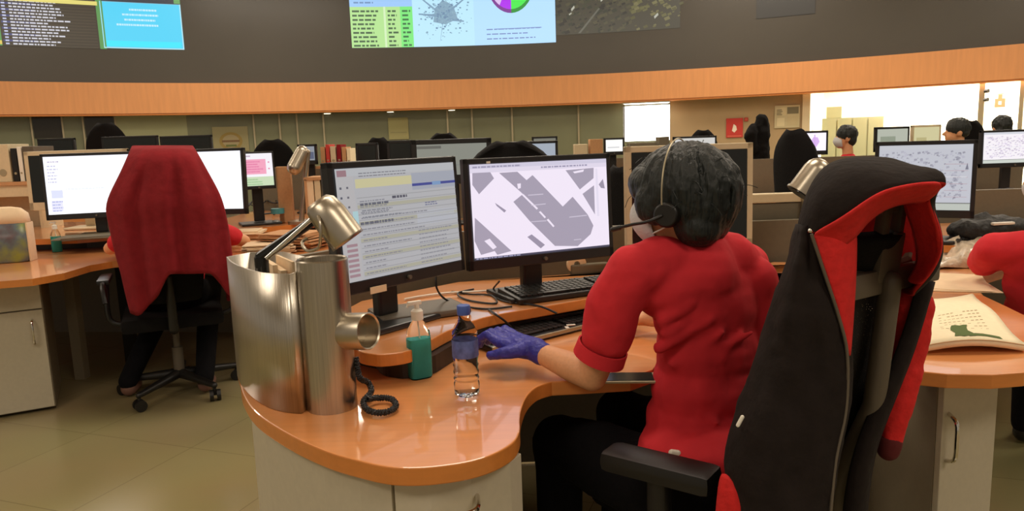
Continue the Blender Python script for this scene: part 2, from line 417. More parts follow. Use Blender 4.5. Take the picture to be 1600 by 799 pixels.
# ------------------------------------------------------------------ pictures on the video wall
def vpic(name, label, pts, items, bg, s):
    """pts: left px, right px, bottom py"""
    p0, p1, pyb = pts
    z0 = wz((p0+p1)/2, pyb, .08); a0, a1 = ang(p0), ang(p1); z1 = 5.1
    def cv(u, v, k):
        a = a0+(a1-a0)*u; R_ = CR+.08-.012-.002*k
        return Vector((CX+R_*math.sin(a), CY+R_*math.cos(a), z0+(4.5-z0)*v))
    o = picture(name, 1, 1, items, m_screen(s), curve=cv, bg=bg); tag(o, label, 'screen image'); return o
it = [R2(.0, 0, .012, 1, (60, 120, 70)), R2(.33, 0, .40, 1, (92, 150, 84)), R2(.96, 0, 1, 1, (92, 150, 84))]
for k in range(22):
    v = .015+k*.045
    it.append(R2(0, v, .31, v+.006, (104, 98, 60), 2)); it.append(R2(.42, v, .95, v+.005, (92, 84, 66), 2))
    it.append(R2(.42, v+.008, .42+.02, v+.03, (190, 195, 225), 3))
    it += textlines(.46, v+.008, .82, v+.03, 1, (205, 205, 215), h=1, fill=.95)
    if k % 2: it.append(R2(.41, v+.004, .60, v+.034, (70, 74, 120), 1))
it += [R2(-.02, .02, .40, .075, (222, 196, 96), 4), R2(.40, .66, .97, .72, (226, 214, 120), 4)]
vpic('status_display', 'dark tabular display with green columns and yellow rows at top left of the video wall', (-90, 186, 73), it, (62, 54, 44), 1.0)
it = [R2(.015, .02, .985, .72, (80, 205, 240)), R2(.03, .03, .97, .12, (60, 225, 245)), R2(0, .73, 1, 1, (58, 62, 70)), R2(.92, .74, 1, 1, (104, 160, 96), 2)]
it += textlines(.02, .80, .55, .98, 3, (210, 215, 225), h=.4); it += [R2(.0, .0, 1, .015, (180, 230, 240)), R2(0, 0, .012, .73, (150, 220, 240)), R2(.985, 0, 1, .73, (170, 225, 240))]
for i, (u0, u1) in enumerate([(.35, .7), (.26, .76), (.28, .74), (.18, .92)]): it += textlines(u0, .60-i*.08, u1, .63-i*.08, 1, (190, 232, 250), h=1, fill=1)
vpic('message_display', 'bright cyan message panel at the left end of the video wall', (182, 304, 77), it, (120, 190, 215), 1.05)
it = [R2(0, 0, .30, .74, (170, 214, 140)), R2(.16, 0, .17, .74, (200, 225, 180), 3), R2(.24, 0, .30, .74, (120, 220, 120), 2), R2(0, .74, .30, 1, (150, 190, 235))]
it += textlines(.01, .02, .15, .72, 9, (70, 96, 70), h=.45, fill=1.0); it += textlines(.18, .02, .23, .72, 9, (70, 96, 70), h=.45, fill=1.0); it += textlines(.25, .02, .295, .72, 9, (60, 110, 70), h=.45, fill=.9); it += textlines(.02, .8, .2, .95, 2, (110, 140, 180), h=.4)
it.append(R2(.30, 0, .60, 1, (178, 220, 240)))
for k in range(300):
    a = rnd.uniform(0, 2*PI); r = abs(rnd.gauss(0, .11)); u = .445+r*math.cos(a)*.75; v = .55+r*math.sin(a)*2.2
    if .31 < u < .59 and .02 < v < .98: q_ = rnd.uniform(.003, .010); it.append(R2(u, v, u+q_, v+q_*3, rnd.choice([(120, 150, 172), (132, 166, 184), (104, 132, 160)]), 3))
for (u0, v0, u1, v1) in [(.45, .55, .57, .9), (.45, .55, .34, .9), (.45, .5, .43, .1), (.45, .55, .33, .6), (.47, .5, .55, .45)]:
    it.append(([(u0, v0-.03), (u1, v1-.012), (u1, v1+.012), (u0, v0+.03)], (120, 150, 174), 2))
it.append(([(.40, .45), (.46, .40), (.52, .50), (.50, .75), (.45, .85), (.41, .7)], (128, 158, 178), 2))
it.append(R2(.60, 0, 1, 1, (172, 212, 245)))
cu, cv_ = .785, 1.22
def pie(a0, a1, col, k, ru=.1, rv=.62, dz=0):
    n = 10; return ([(cu, cv_-dz)]+[(cu+ru*math.cos(a0+(a1-a0)*i/n), cv_-dz+rv*math.sin(a0+(a1-a0)*i/n)) for i in range(n+1)], col, k)
it += [pie(PI, 1.5*PI, (120, 60, 140), 2, .118, .60, .05), pie(1.5*PI, 2*PI, (50, 140, 60), 2, .118, .60, .05), pie(PI, 1.33*PI, (210, 180, 225), 4, .112, .58), pie(1.33*PI, 1.5*PI, (168, 50, 225), 4, .112, .58), pie(1.5*PI, 2*PI, (74, 222, 80), 4, .112, .58)]
it += [R2(.70, .28, .93, .295, (120, 140, 190), 3)]; it += textlines(.66, .10, .96, .36, 3, (112, 128, 178), h=.22, fill=1)
vpic('map_display', 'light blue video wall display with map, green table and pie chart', (560, 872, 72), it, (160, 205, 245), 1.15)
it = []
for k in range(420):
    u = rnd.random(); v = rnd.random()
    c = rnd.choice([(70, 72, 62), (82, 82, 66), (96, 92, 72), (62, 60, 56)]) if u < .6 else rnd.choice([(120, 116, 78), (134, 128, 90), (104, 100, 68)])
    if u > .6 and v < .3 and rnd.random() < .8: continue
    q_ = rnd.uniform(.01, .04); it.append(([(u, v), (u+q_, v+q_*.8), (u+q_*.7, v+q_*2.4), (u-q_*.3, v+q_*1.4)], c, rnd.uniform(1, 3)))
for (u, v, a, b2) in [(.25, .78, .02, .07), (.28, .72, .03, .05), (.37, .64, .02, .08), (.13, .48, .025, .12), (.11, .40, .02, .06), (.50, .82, .015, .06), (.80, .22, .03, .12)]:
    it.append(([(u, v), (u+a, v+b2*.6), (u+a*.8, v+b2), (u-a*.2, v+b2*.4)], (205, 205, 190), 4))
it.append(([(.18, .02), (.20, .02), (.36, .5), (.35, .52)], (120, 118, 106), 4))
vpic('aerial_display', 'dim aerial photograph with white rooftops on the video wall right of the map display', (873, 1062, 50), it, (84, 80, 68), .75)
vpic('idle_display', 'faint lighter rectangle on the dark video wall at upper right', (1178, 1268, 26), [R2(.0, .0, 1, .02, (60, 55, 48)), R2(.985, 0, 1, 1, (62, 57, 50))], (66, 61, 54), .8)
# ------------------------------------------------------------------ things on the far wall
o = wallpic('notice_board', 1207, 1246, wz(1226, 200, GR), wz(1226, 165, GR), [R2(.05, .55, .45, .9, (205, 190, 150)), R2(.5, .62, .95, .92, (120, 112, 88)), R2(.5, .1, .92, .5, (196, 180, 140)), R2(.1, .08, .4, .45, (214, 200, 160))]+textlines(.08, .58, .42, .86, 4, (120, 110, 90), k=4), (198, 184, 146), M_print)
tag(o, 'cream notice sheet pinned to the beige wall beside the lit room', 'notice')
o = wallpic('fire_sign', 1132, 1158, wz(1145, 215, GR), wz(1145, 185, GR), [([(.35, .35), (.5, .25), (.65, .4), (.6, .6), (.45, .7)], (240, 225, 205)), R2(.08, .05, .92, .1, (220, 110, 90))], (196, 60, 52), M_print)
tag(o, 'red square sign with a pale symbol on the beige wall', 'sign')
o = wallpic('small_red_sign', 1160, 1166, wz(1160, 190, GR), wz(1160, 184, GR), [R2(.2, .2, .8, .8, (200, 90, 70))], (176, 60, 46), M_print); tag(o, 'tiny red sticker on the beige wall beside the square red sign', 'sign')
o = wallpic('emblem_poster', 335, 390, wz(362, 237, GR), wz(362, 198, GR), [([(.5+.33*math.cos(a*PI/8), .42+.36*math.sin(a*PI/8)) for a in range(16)], (150, 128, 70), 2), ([(.5+.24*math.cos(a*PI/8), .42+.26*math.sin(a*PI/8)) for a in range(16)], (160, 146, 110), 3), R2(.25, .38, .75, .46, (120, 90, 60), 4), R2(.35, .2, .65, .28, (104, 110, 60), 4)], (150, 142, 104), M_print)
tag(o, 'beige poster with a round emblem leaning at the far glass wall', 'poster')
o = wallpic('pinned_sheet', 608, 639, wz(620, 218, GR), wz(620, 184, GR), [R2(.1, .3, .9, .34, (140, 136, 96))], (158, 152, 104), M_print); tag(o, 'plain olive sheet fixed to the far glass wall', 'notice')
def sgn(p): return wallpt(p, 3.2)
# red emblem seen in the lit room
q = wallpt(1560, 2.4); zz = 1.32+(wz(1560, 158, 2.4)-1.32)
o = picture('red_emblem_sign', .30, .42, [R2(.2, .2, .8, .62, (205, 84, 50)), R2(.38, .62, .62, .8, (205, 84, 50)), R2(.42, .34, .58, .48, (250, 240, 225), 3), R2(.3, .8, .7, .86, (220, 120, 90), 3), R2(.1, .06, .9, .1, (225, 170, 140), 3)], M_print, bg=(244, 238, 222)); o.location = (q.x, q.y, zz); o.rotation_euler = (0, 0, -ang(1560))
tag(o, 'small white sign with a red emblem hanging in the lit room', 'sign')
# ------------------------------------------------------------------ monitors
def mapitems_buildings():
    g = (160, 152, 170); wht = (232, 222, 238)
    it = [R2(0, .955, 1, 1, (200, 195, 215)), R2(0, .91, 1, .955, (216, 208, 226)), R2(0, 0, 1, .02, (70, 70, 90))]
    def pp(l): return [((x-80)/825, 1-(y-95)/620) for x, y in l]
    def sh(l): # account for perspective of the photographed screen: points in the zoomed crop
        out = []
        for x, y in l:
            v = (x-72)/(895-72); top = 112-35*v; bot = 730-97*v
            t_ = (y-top)/(bot-top); xl = 72+45*t_; xr = 893+24*t_
            out.append(((x-xl)/(xr-xl), 1-t_))
        return out
    g2 = (150, 142, 162)
    for l, c in [([(90, 165), (190, 160), (212, 200), (130, 300), (92, 240)], g), ([(240, 165), (345, 158), (400, 212), (435, 180), (620, 380), (680, 318), (775, 430), (812, 500), (795, 555), (715, 632), (575, 632), (420, 470), (325, 350), (380, 300)], g),
                 ([(635, 150), (812, 135), (812, 200), (725, 272)], g), ([(742, 300), (815, 245), (822, 430)], g), ([(845, 240), (872, 205), (885, 265), (860, 262)], g2),
                 ([(110, 450), (320, 665), (240, 690), (225, 665), (150, 690), (112, 600)], g), ([(220, 355), (285, 405), (275, 418), (230, 375)], g2), ([(410, 575), (435, 558), (515, 625), (490, 648)], g2)]:
        it.append((sh(l), c, 2))
    for l in [[(372, 305), (382, 300), (470, 392), (462, 400)], [(475, 415), (485, 410), (518, 448), (510, 455)], [(522, 465), (532, 458), (570, 505), (562, 512)], [(345, 235), (366, 232), (366, 262), (350, 268)], [(165, 600), (195, 585), (235, 640), (215, 655)], [(680, 160), (750, 145), (745, 160), (690, 170)]]: it.append((sh(l), wht, 4))
    for l in [[(410, 305), (500, 298), (500, 304), (410, 311)], [(430, 370), (515, 360), (515, 366), (430, 376)], [(660, 445), (770, 432), (770, 438), (660, 451)], [(690, 590), (735, 585), (735, 590), (690, 595)], [(430, 475), (520, 468), (520, 474), (430, 480)]]: it.append((sh(l), (196, 188, 205), 4))
    for l in [[(822, 140), (836, 140), (850, 440), (836, 440)]]: it.append((sh(l), (222, 214, 232), 1.5))
    it += textlines(.02, .962, .5, .99, 1, (150, 145, 170), h=.6); it += textlines(.5, .93, .95, .95, 1, (150, 145, 170), h=.8)
    it += textlines(.01, .003, .5, .017, 1, (150, 150, 180), h=.9, fill=.8)
    return it
def appitems():
    it = [R2(0, .93, 1, 1, (178, 180, 184)), R2(0, 0, .13, .93, (178, 176, 178)), R2(.01, .93, .08, .985, (150, 118, 126), 3), R2(.14, .82, .60, .90, (196, 190, 150), 2), R2(.60, .76, 1, .92, (158, 162, 174), 2),
          R2(.60, .795, 1, .82, (64, 72, 140), 3), R2(.78, .79, .86, .825, (120, 150, 190), 4), R2(.1, .5, .14, .62, (168, 200, 205), 2), R2(.62, .42, 1, .55, (176, 178, 186), 2)]
    for k in range(15):
        v = .03+k*.05; it.append(R2(.14, v, 1, v+.006, (150, 150, 152), 3))
        if k < 14: it += textlines(.16, v+.014, .16+rnd.uniform(.2, .7), v+.03, 1, (134, 134, 142), h=.7)
        if k % 3 == 0: it.append(R2(.14, v+.008, 1, v+.04, (168, 166, 150), 2))
    for k in range(7): it.append(R2(.03, .04+k*.045, .11, .065+k*.045, (156, 128, 136), 3))
    for k in range(5):
        v = .48+k*.085; it.append(R2(.02, v, .035, v+.02, (90, 92, 104), 3)); it.append(R2(.07, v+.002, .085, v+.02, (100, 100, 110), 3))
    it += textlines(.62, .05, .98, .40, 9, (138, 138, 146), h=.3, fill=.9); it += textlines(.17, .55, .58, .64, 3, (128, 130, 138), h=.4); it += textlines(.17, .92, .9, .97, 2, (120, 120, 128), h=.35)
    it += textlines(.16, .66, .5, .69, 1, (96, 98, 110), h=.8); it += textlines(.42, .70, .55, .73, 1, (84, 84, 96), h=.8, fill=1)
    it += textlines(.70, .60, .84, .64, 2, (110, 112, 140), h=.5, fill=1); it += textlines(.15, .49, .52, .52, 1, (90, 92, 104), h=.8, fill=1)
    return it
def listitems(pale=(225, 230, 240)):
    it = [R2(0, .95, 1, 1, (226, 226, 236)), R2(0, 0, .02, .95, (236, 236, 246))]
    it += textlines(.04, .9, .2, .94, 1, (150, 140, 170)); it += textlines(.03, .55, .18, .88, 6, (176, 176, 200), h=.4)
    it += [R2(.05, .28, .17, .42, (196, 200, 222), 2), R2(.04, .05, .16, .24, (206, 206, 230), 2)]; it += textlines(.05, .05, .2, .26, 4, (160, 165, 200), h=.4, k=4)
    it += textlines(.2, .42, .9, .46, 1, (206, 212, 230), h=.5); it += textlines(.3, .5, .95, .9, 8, (228, 230, 238), h=.3)
    return it
def citymap(col=(150, 150, 165), n=420):
    it = [R2(0, .93, 1, 1, (206, 208, 216)), R2(.0, 0, 1, .1, (198, 204, 196), 1), R2(0, .10, 1, .115, (124, 128, 124), 2)]
    for k in range(n):
        u = rnd.uniform(.03, .9); v = rnd.uniform(.16, .88); a = rnd.uniform(.008, .035)
        it.append(([(u, v), (u+a, v+a*.4), (u+a*.8, v+a*1.2), (u-a*.1, v+a)], (lambda e_: tuple(min(255, c+e_) for c in col))(rnd.randint(-18, 34)), 2))
    for k in range(6): it.append(R2(.72, .2+k*.1, .96, .205+k*.1, (190, 150, 160), 3))
    it += [R2(.7, .15, .705, .9, (206, 206, 212), 3), ([(.93, .62), (.965, .62), (.95, .72)], (130, 130, 146), 4), R2(.1, .5, .95, .515, (226, 226, 232), 3)]
    return it
def monitor(label, L, R, zb, zt, table, items, bg, s, bez=M_bezel, scr=True, bw=.018, group=None, tilt=.03, name='monitor', base=True, stand=True, deep=.05, bot=None, label_tag=False, extra=None):
    """L,R : world xy of the lower left/right front corners as seen by its viewer"""
    L = Vector(L[:2]); R = Vector(R[:2]); W = (R-L).length; H = zt-zb; c = (L+R)/2; a = math.atan2(R.y-L.y, R.x-L.x)
    back = Vector((-math.sin(a), math.cos(a)))
    root = c+back*.10
    t = thing(name, label, 'monitor', (root.x, root.y, table), a, group)
    bot = bot or bw*1.9
    T = Matrix.Translation((0, -.10, zb-table)) @ Matrix.Rotation(-tilt, 4, 'X')
    b = MB()
    b.box((0, deep/2-.004, H-bw/2), (W, deep*.6, bw)); b.box((0, deep/2-.004, bot/2), (W, deep*.6, bot))
    b.box((-W/2+bw/2, deep/2-.004, H/2), (bw, deep*.6, H)); b.box((W/2-bw/2, deep/2-.004, H/2), (bw, deep*.6, H))
    b._xf(b.bm.verts, T); b.build('bezel', bez, t, smooth=False, bevel=.003)
    b = MB(); b.box((0, deep*.62, H/2), (W*.985, deep*.7, H*.97), bev=.012); b.box((0, deep*1.0, H/2), (W*.5, deep*.5, H*.5), bev=.01); b._xf(b.bm.verts, T); b.build('back_shell', bez, t, smooth=False)
    Mx = T @ Matrix.Translation((0, -.0, (H+bot-bw)/2))
    sw, sh = W-2*bw, H-bw-bot
    if scr: picture('screen', sw, sh, items, m_screen(s), t, M=Mx @ Matrix.Translation((0, .003, 0)), bg=bg)
    else:
        b = MB(); b.box((0, .008, 0), (sw, .006, sh)); b._xf(b.bm.verts, Mx); b.build('screen', M_offscreen, t, smooth=False)
    if stand:
        zb_ = zb-table
        b = MB(); b.box((0, .01, (zb_+H*.45)/2+.01), (.07, .035, zb_+H*.45-.02), bev=.008); b.cyl((-.045, -.012, zb_+H*.4), (.045, -.012, zb_+H*.4), .022)
        b.build('stand', bez, t, smooth=False)
        if base:
            b = MB(); b.box((0, -.01, .009), (.26, .20, .016), bev=.006); b.build('stand_base', bez, t, smooth=False)
    b = MB(); b.cyl((0, -.0045, bot/2), (0, .004, bot/2), .006, seg=12); b._xf(b.bm.verts, T); b.build('power_button', M_greypl, t)
    return t, T
DESK = .74; RZ = .82
pa = D(533, 253, 1.83); pb = D(728, 247, 2.2); pc = D(560, 465, 1.83)
LL = D(545, 466, 1.84); LR = D(730, 425, 2.2)
m1, T1 = monitor('black wide monitor showing a grey form window, left of the two on the curved desk', (LL.x-.015, LL.y), LR, LL.z, pa.z, RZ, appitems(), (174, 174, 178), .95, tilt=.06)
RL = D(735, 425, 2.2); RR = D(961, 402, 2.42)
m2, T2 = monitor('black wide monitor showing a lilac street map with grey buildings', (RL.x, RL.y), (RR.x, RR.y), .935, 1.275, RZ, mapitems_buildings(), (234, 224, 240), 1.05, tilt=.05)
# stickers on the bezels
b = MB(); b.box((-.02-.1, -.1-.006, LL.z-RZ+.004), (.055, .002, .018)); b.build('paper_label', M_paper, m1, smooth=False)
b = MB(); b.box((-.19, -.108, 1.262-RZ), (.012, .002, .006)); b.build('power_light', M_white, m2, smooth=False)
A_ = D(980, 389, 2.5); B_ = D(1177, 388, 2.55)
m3, _ = monitor('switched-off monitor with a cream bezel behind the seated person', (A_.x, A_.y), (B_.x, B_.y), .93, 1.292, RZ, None, None, 0, bez=M_cream, scr=False, bw=.022, tilt=.02, bot=.032)
# left desk monitors
z0, z1 = D(75, 345, 4.5).z, D(57, 241, 4.5).z
A_ = D(72, 345, 4.5); B_ = D(228, 338, 4.65)
m4, _ = monitor('bright white monitor left of the chair with the dark red jacket', (A_.x, A_.y), (B_.x, B_.y), z0, z1, RZ, listitems(), (250, 250, 255), 1.35, tilt=.05)
A_ = D(231, 338, 4.65); B_ = D(384, 330, 4.5)
m5, _ = monitor('bright white monitor mostly hidden behind the chair with the dark red jacket', (A_.x, A_.y), (B_.x, B_.y), z0, z1, RZ, listitems()[:6], (250, 252, 255), 1.35, tilt=.05)
A_ = D(378, 297, 4.9); B_ = D(432, 294, 5.0)
z0, z1 = D(400, 296, 4.95).z, D(400, 237, 4.95).z
it = [R2(0, 0, 1, .28, (196, 214, 180)), R2(.08, .36, .78, .82, (236, 160, 186), 2), R2(.05, .9, .3, .94, (190, 170, 190), 2)]+textlines(.1, .42, .75, .8, 5, (220, 120, 160), h=.5, fill=1)+textlines(.1, .03, .9, .25, 3, (150, 190, 140), h=.5)+[R2(.85, .7, .9, .74, (220, 120, 160)), R2(.85, .5, .9, .54, (220, 120, 160))]
monitor('small monitor with a pink and green chart right of the white monitors', (A_.x, A_.y), (B_.x, B_.y), z0, z1, RZ, it, (240, 236, 242), 1.05, bw=.012, tilt=.04)
# right desk monitors
A_ = D(1362, 352, 3.3); B_ = D(1522, 342, 3.1)
monitor('black monitor with a grey city map behind the hooded jacket', (A_.x, A_.y), (B_.x, B_.y), D(1522, 342, 3.1).z, D(1527, 218, 3.1).z, RZ, citymap((166, 166, 180)), (204, 206, 216), .85, tilt=.03)
A_ = D(1532, 263, 5.6); B_ = D(1640, 258, 5.6)
monitor('bright map monitor at the far right edge, beyond the black bag', (A_.x, A_.y), (B_.x, B_.y), D(1535, 263, 5.6).z, D(1535, 204, 5.6).z, DESK, citymap((200, 190, 208), 420), (240, 235, 240), 1.05, tilt=.03)
# ------------------------------------------------------------------ main desk
near = [(375, 590), (377, 608), (386, 628), (400, 645), (420, 660), (450, 678), (480, 693), (520, 709), (560, 720), (590, 727), (620, 731), (660, 731), (700, 727), (735, 721), (765, 712), (790, 700), (806, 687), (812, 672), (812, 655), (815, 638), (824, 618), (840, 604), (862, 597)]
sm_ = lambda L_: [(p.x, p.y) for p in smooth_path([Vector((x, y, 0)) for x, y in L_], 4)]
out = sm_(xy(near, DESK))+[(.17, 1.735), (.28, 1.745), (.345, 1.80), (.40, 1.92), (.47, 2.03), (.60, 2.12), (.80, 2.27), (1.02, 2.48), (1.30, 2.66), (1.28, 2.86), (.9, 2.86), (.2, 2.84), (-.3, 2.72), (-.62, 2.40), (-.76, 2.12), (-.76, 1.95)]
tk = thing('curved_desk', 'orange beech curved desk with a beige pedestal in the foreground', 'desk', (0, 2, 0))
b = MB(); b.prism(out, DESK-.0365, DESK); b.build('worktop', M_desk, tk, smooth=False, bevel=.003, world=True, mats=[M_edge])
wt = bpy.data.objects['worktop']
for p in wt.data.polygons:
    if abs(p.normal.z) < .5: p.material_index = 1
rf = [(552, 540), (562, 549), (580, 553), (600, 554), (640, 548), (670, 533), (700, 517), (735, 503), (775, 492), (850, 479), (913, 468), (1000, 452), (1100, 432), (1210, 410)]
rout = sm_(xy(rf, RZ))
rb = [(1.22, 2.80), (.4, 2.78), (-.2, 2.66), (-.5, 2.38), (-.56, 2.1), (-.50, 1.86)]
b = MB(); b.prism(rout+rb, RZ-.032, RZ); o = b.build('riser_shelf', M_desk, tk, smooth=False, bevel=.003, world=True, mats=[M_edge])
for p in o.data.polygons:
    if abs(p.normal.z) < .5: p.material_index = 1
b = MB(); inn = [(x+.045, y+.05) for x, y in rout]
b.prism(inn+[(1.1, 2.74), (.4, 2.72), (-.18, 2.6), (-.44, 2.34), (-.48, 2.1), (-.43, 1.93)], DESK+.001, RZ-.033); b.build('riser_support', M_black, tk, smooth=False, world=True)
# pedestal: curved beige cabinet under the tip
ped = [(-.66, 1.80), (-.63, 1.71), (-.56, 1.60), (-.47, 1.49), (-.38, 1.40), (-.30, 1.345), (-.235, 1.322)]
ped2 = [(-.235, 1.322), (-.17, 1.322), (-.10, 1.34), (-.03, 1.395), (-.01, 1.43)]
b = MB(); b.prism(ped+[(-.235, 1.335), (-.02, 1.44), (-.0, 1.75), (-.2, 2.1), (-.62, 2.1)], .02, DESK-.0367); b.build('pedestal', M_cab, tk, smooth=False, world=True)
def front(name, pts, z0, z1, m, par, th=.018):
    b = MB(); r0 = [Vector((x, y, 0)) for x, y in pts]; n = len(r0); outp = []
    for i, p in enumerate(r0):
        a = r0[max(0, i-1)]; c = r0[min(n-1, i+1)]; t_ = (c-a).normalized(); outp.append(p+Vector((t_.y, -t_.x, 0))*th)
    b.prism([(p.x, p.y) for p in outp]+[(p.x, p.y) for p in r0[::-1]], z0, z1); return b.build(name, m, par, smooth=False, bevel=.002, world=True)
front('curved_side_panel', [(x-.0, y) for x, y in ped[:-1]]+[(-.238, 1.323)], .03, DESK-.038, M_cab, tk, .012)
dr = front('drawer', ped2, .545, DESK-.045, M_cab, tk)
dr2 = front('drawer', ped2, .30, .540, M_cab, tk); front('drawer', ped2, .04, .295, M_cab, tk)
b = MB(); b.tube([(-.175, 1.31, .632), (-.17, 1.275, .634), (-.14, 1.264, .640), (-.105, 1.268, .646), (-.08, 1.280, .652), (-.082, 1.33, .652)], .005); b.build('drawer_handle', M_chrome, dr, world=True)
b = MB(); b.prism([(-.3, 2.86), (1.28, 2.90), (1.28, 2.93), (-.3, 2.89)], .02, .98); b.prism([(-.80, 2.20), (-.3, 2.86), (-.3, 2.89), (-.83, 2.21)], .02, .98); b.build('privacy_panel', M_grey, tk, smooth=False, world=True)
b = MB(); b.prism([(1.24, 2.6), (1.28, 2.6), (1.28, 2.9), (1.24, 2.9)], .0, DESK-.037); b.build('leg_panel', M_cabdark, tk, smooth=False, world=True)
# steel organiser: curved bin + cylinder
t = thing('steel_bin', 'brushed steel curved document bin on the left end of the curved desk', 'desk organiser', (-.58, 1.75, DESK))
arcp = xy([(372, 588), (378, 602), (390, 616), (406, 629), (425, 639), (448, 645), (471, 647)], DESK)
bk = [(-.455, 1.68), (-.50, 1.80), (-.60, 1.92), (-.69, 1.93)]
ztop = .315
b = MB(); ring = [Vector((x, y, DESK)) for x, y in arcp]; ring = smooth_path(ring, 3); ring += [Vector((x, y, DESK)) for x, y in bk]
b.grid([[p+Vector((0, 0, .001)) for p in ring], [p+Vector((0, 0, ztop)) for p in ring]], closed=True)
b.build('shell', M_steel, t, solid=.004, world=True)
b = MB(); b.prism([(p.x, p.y) for p in ring], DESK+.001, DESK+.006); b.build('bottom_plate', M_steel2, t, smooth=False, world=True)
t2 = tag(MB().box((-.60, 1.80, DESK+.16), (.012, .16, .30), Rz(.5)).box((-.575, 1.78, DESK+.155), (.014, .17, .29), Rz(.5)).box((-.55, 1.77, DESK+.165), (.006, .15, .31), Rz(.55)).build('paper_folders', M_paper, smooth=False), 'pale folders standing in the steel bin', 'folders')
cc = P(510, 650, DESK); cc = Vector((cc.x, cc.y+.058, DESK))
t = thing('steel_cylinder', 'tall brushed steel cylinder with a side port beside the curved bin', 'desk organiser', cc)
zt_ = .338
b = MB(); b.lathe([(.0, .0), (.056, .0), (.056, zt_), (.053, zt_+.003), (.050, zt_), (.050, zt_-.012), (0, zt_-.012)], seg=48); b.build('shell', M_steel, t)
pc_ = D(540, 518, cc.y-.01)-cc; pe_ = D(588, 518, cc.y-.05)-cc
b = MB(); dv = (pe_-pc_).normalized()
q4 = dv.to_track_quat('Z', 'Y').to_matrix().to_4x4()
b.lathe([(0, .03), (.036, .03), (.036, .063), (.039, .066), (.041, .063), (.041, .0), (.036, -.006), (0, -.006)], c=pc_, M=q4, seg=36); b.build('side_port', M_steel2, t)
# desk lamp on the bin
t = thing('desk_lamp', 'steel desk lamp on a black arm above the steel cylinder', 'lamp', (-.53, 1.66, DESK+ztop-.02))
a0 = D(408, 402, 1.66); a1 = D(490, 345, 1.66); a2 = D(497, 338, 1.64)
b = MB(); b.cap(a0, a1, .014, .011); b.cyl(a0+Vector((0, 0, -.05)), a0, .016); b.build('arm', M_gloss, t, world=True)
b = MB(); b.cyl(a0+Vector((.02, -.025, 0)), a1+Vector((.0, -.024, .004)), .005); b.ball(a2, .02); b.build('spring_rod', M_chrome, t, world=True)
# half-cylinder shade
h0 = D(500, 322, 1.60); h1 = D(543, 378, 1.60)
ax = (h1-h0).normalized(); side = Vector((0, 1, 0)); nn = ax.cross(side).normalized()
if nn.z < 0: nn = -nn
b = MB(); rows = []
for k, (tt, rr) in enumerate([(-.012, .004), (-.010, .026), (0, .036), (.03, .041), (.09, .041), ((h1-h0).length, .041)]):
    rows.append([h0+ax*tt+(side*math.cos(a)+nn*math.sin(a))*rr for a in [(-.25+1.5*j/14)*PI for j in range(15)]])
b.grid(rows); b.build('shade', M_steel2, t, solid=.003, world=True)
b = MB(); b.cyl(h1-ax*.006, h1-ax*.001, .0385); b.build('lamp_glass', M_gloss, t, world=True)
b = MB(); b.tube([D(497, 338, 1.56), D(500, 350, 1.55), D(501, 372, 1.55), D(497, 388, 1.56), D(480, 392, 1.58), D(472, 380, 1.6), D(480, 372, 1.61)], .0035); b.build('lamp_cable', M_steel2, t, world=True)
# coiled handset cord
b = MB(); path = smooth_path([D(556, 560, 1.62), D(562, 590, 1.60), P(575, 598, DESK+.03), P(580, 612, DESK+.02), P(568, 628, DESK+.012), P(576, 642, DESK+.011), P(600, 645, DESK+.011), P(618, 636, DESK+.011), P(612, 624, DESK+.012), P(590, 622, DESK+.014), P(575, 624, DESK+.02)], 14)
cp = []; 
for i, p in enumerate(path):
    tn = (path[min(i+1, len(path)-1)]-path[max(i-1, 0)]).normalized(); u_ = tn.orthogonal().normalized(); v_ = tn.cross(u_)
    for k in range(4):
        aa = (i*4+k)/4*2*PI*.9; cp.append(p+(u_*math.cos(aa)+v_*math.sin(aa))*.0055)
b.tube(cp, .0024, seg=5, sub=1); tag(b.build('coiled_cord', M_cable), 'black coiled telephone cord at the foot of the steel cylinder', 'cord')
# hand gel pump bottle
def pump(name, label, c, s=1.0, par=None):
    t = thing(name, label, 'bottle', c, .5)
    w_, d_ = .030*s, .021*s
    def sq(r, z, e=.0): return [Vector(((1 if math.cos(a) > 0 else -1)*abs(math.cos(a))**.6*w_*r, (1 if math.sin(a) > 0 else -1)*abs(math.sin(a))**.6*d_*r, z*s)) for a in [2*PI*(k+.5)/28 for k in range(28)]]
    b = MB(); rows = [sq(.05, .001), sq(.9, .0), sq(1, .006), sq(1, .10), sq(.93, .120), sq(.62, .140), sq(.40, .148), sq(.40, .156), sq(.02, .156)]
    b.grid(rows, closed=True); b.build('bottle_body', M_clear, t)
    b = MB(); rows = [sq(.04, .003), sq(.90, .003), sq(.955, .009), sq(.955, .102), sq(.04, .102)]; b.grid(rows, closed=True); b.build('gel', M_gel, t)
    b = MB(); b.lathe([(0, .150), (.015, .150), (.015, .172), (.0115, .176), (.006, .178), (.006, .190), (0, .190)], seg=20); b._xf(b.bm.verts, Matrix.Scale(s, 4)); b.build('collar', M_white, t)
    b = MB(); b.box((-.006, 0, .193), (.036, .012, .010), bev=.003); b.cyl((-.022, 0, .192), (-.026, 0, .184), .003); b._xf(b.bm.verts, Matrix.Scale(s, 4)); b.build('pump_head', M_white, t)
    b = MB(); b.tube([(.0, 0, .148), (.002, .0, .09), (-.012, 0, .012)], .002); b._xf(b.bm.verts, Matrix.Scale(s, 4)); b.build('dip_tube', M_white, t)
    return t
pump('hand_gel_bottle', 'clear pump bottle of green hand gel next to the water bottle', P(657, 590, DESK), 1.0)
pump('hand_gel_bottle', 'small pump bottle of teal gel on the far left desk below the white monitor', P(90, 394, DESK), .95)
c = P(730, 617, DESK); t = thing('water_bottle', 'clear plastic water bottle with a blue cap on the curved desk', 'bottle', c)
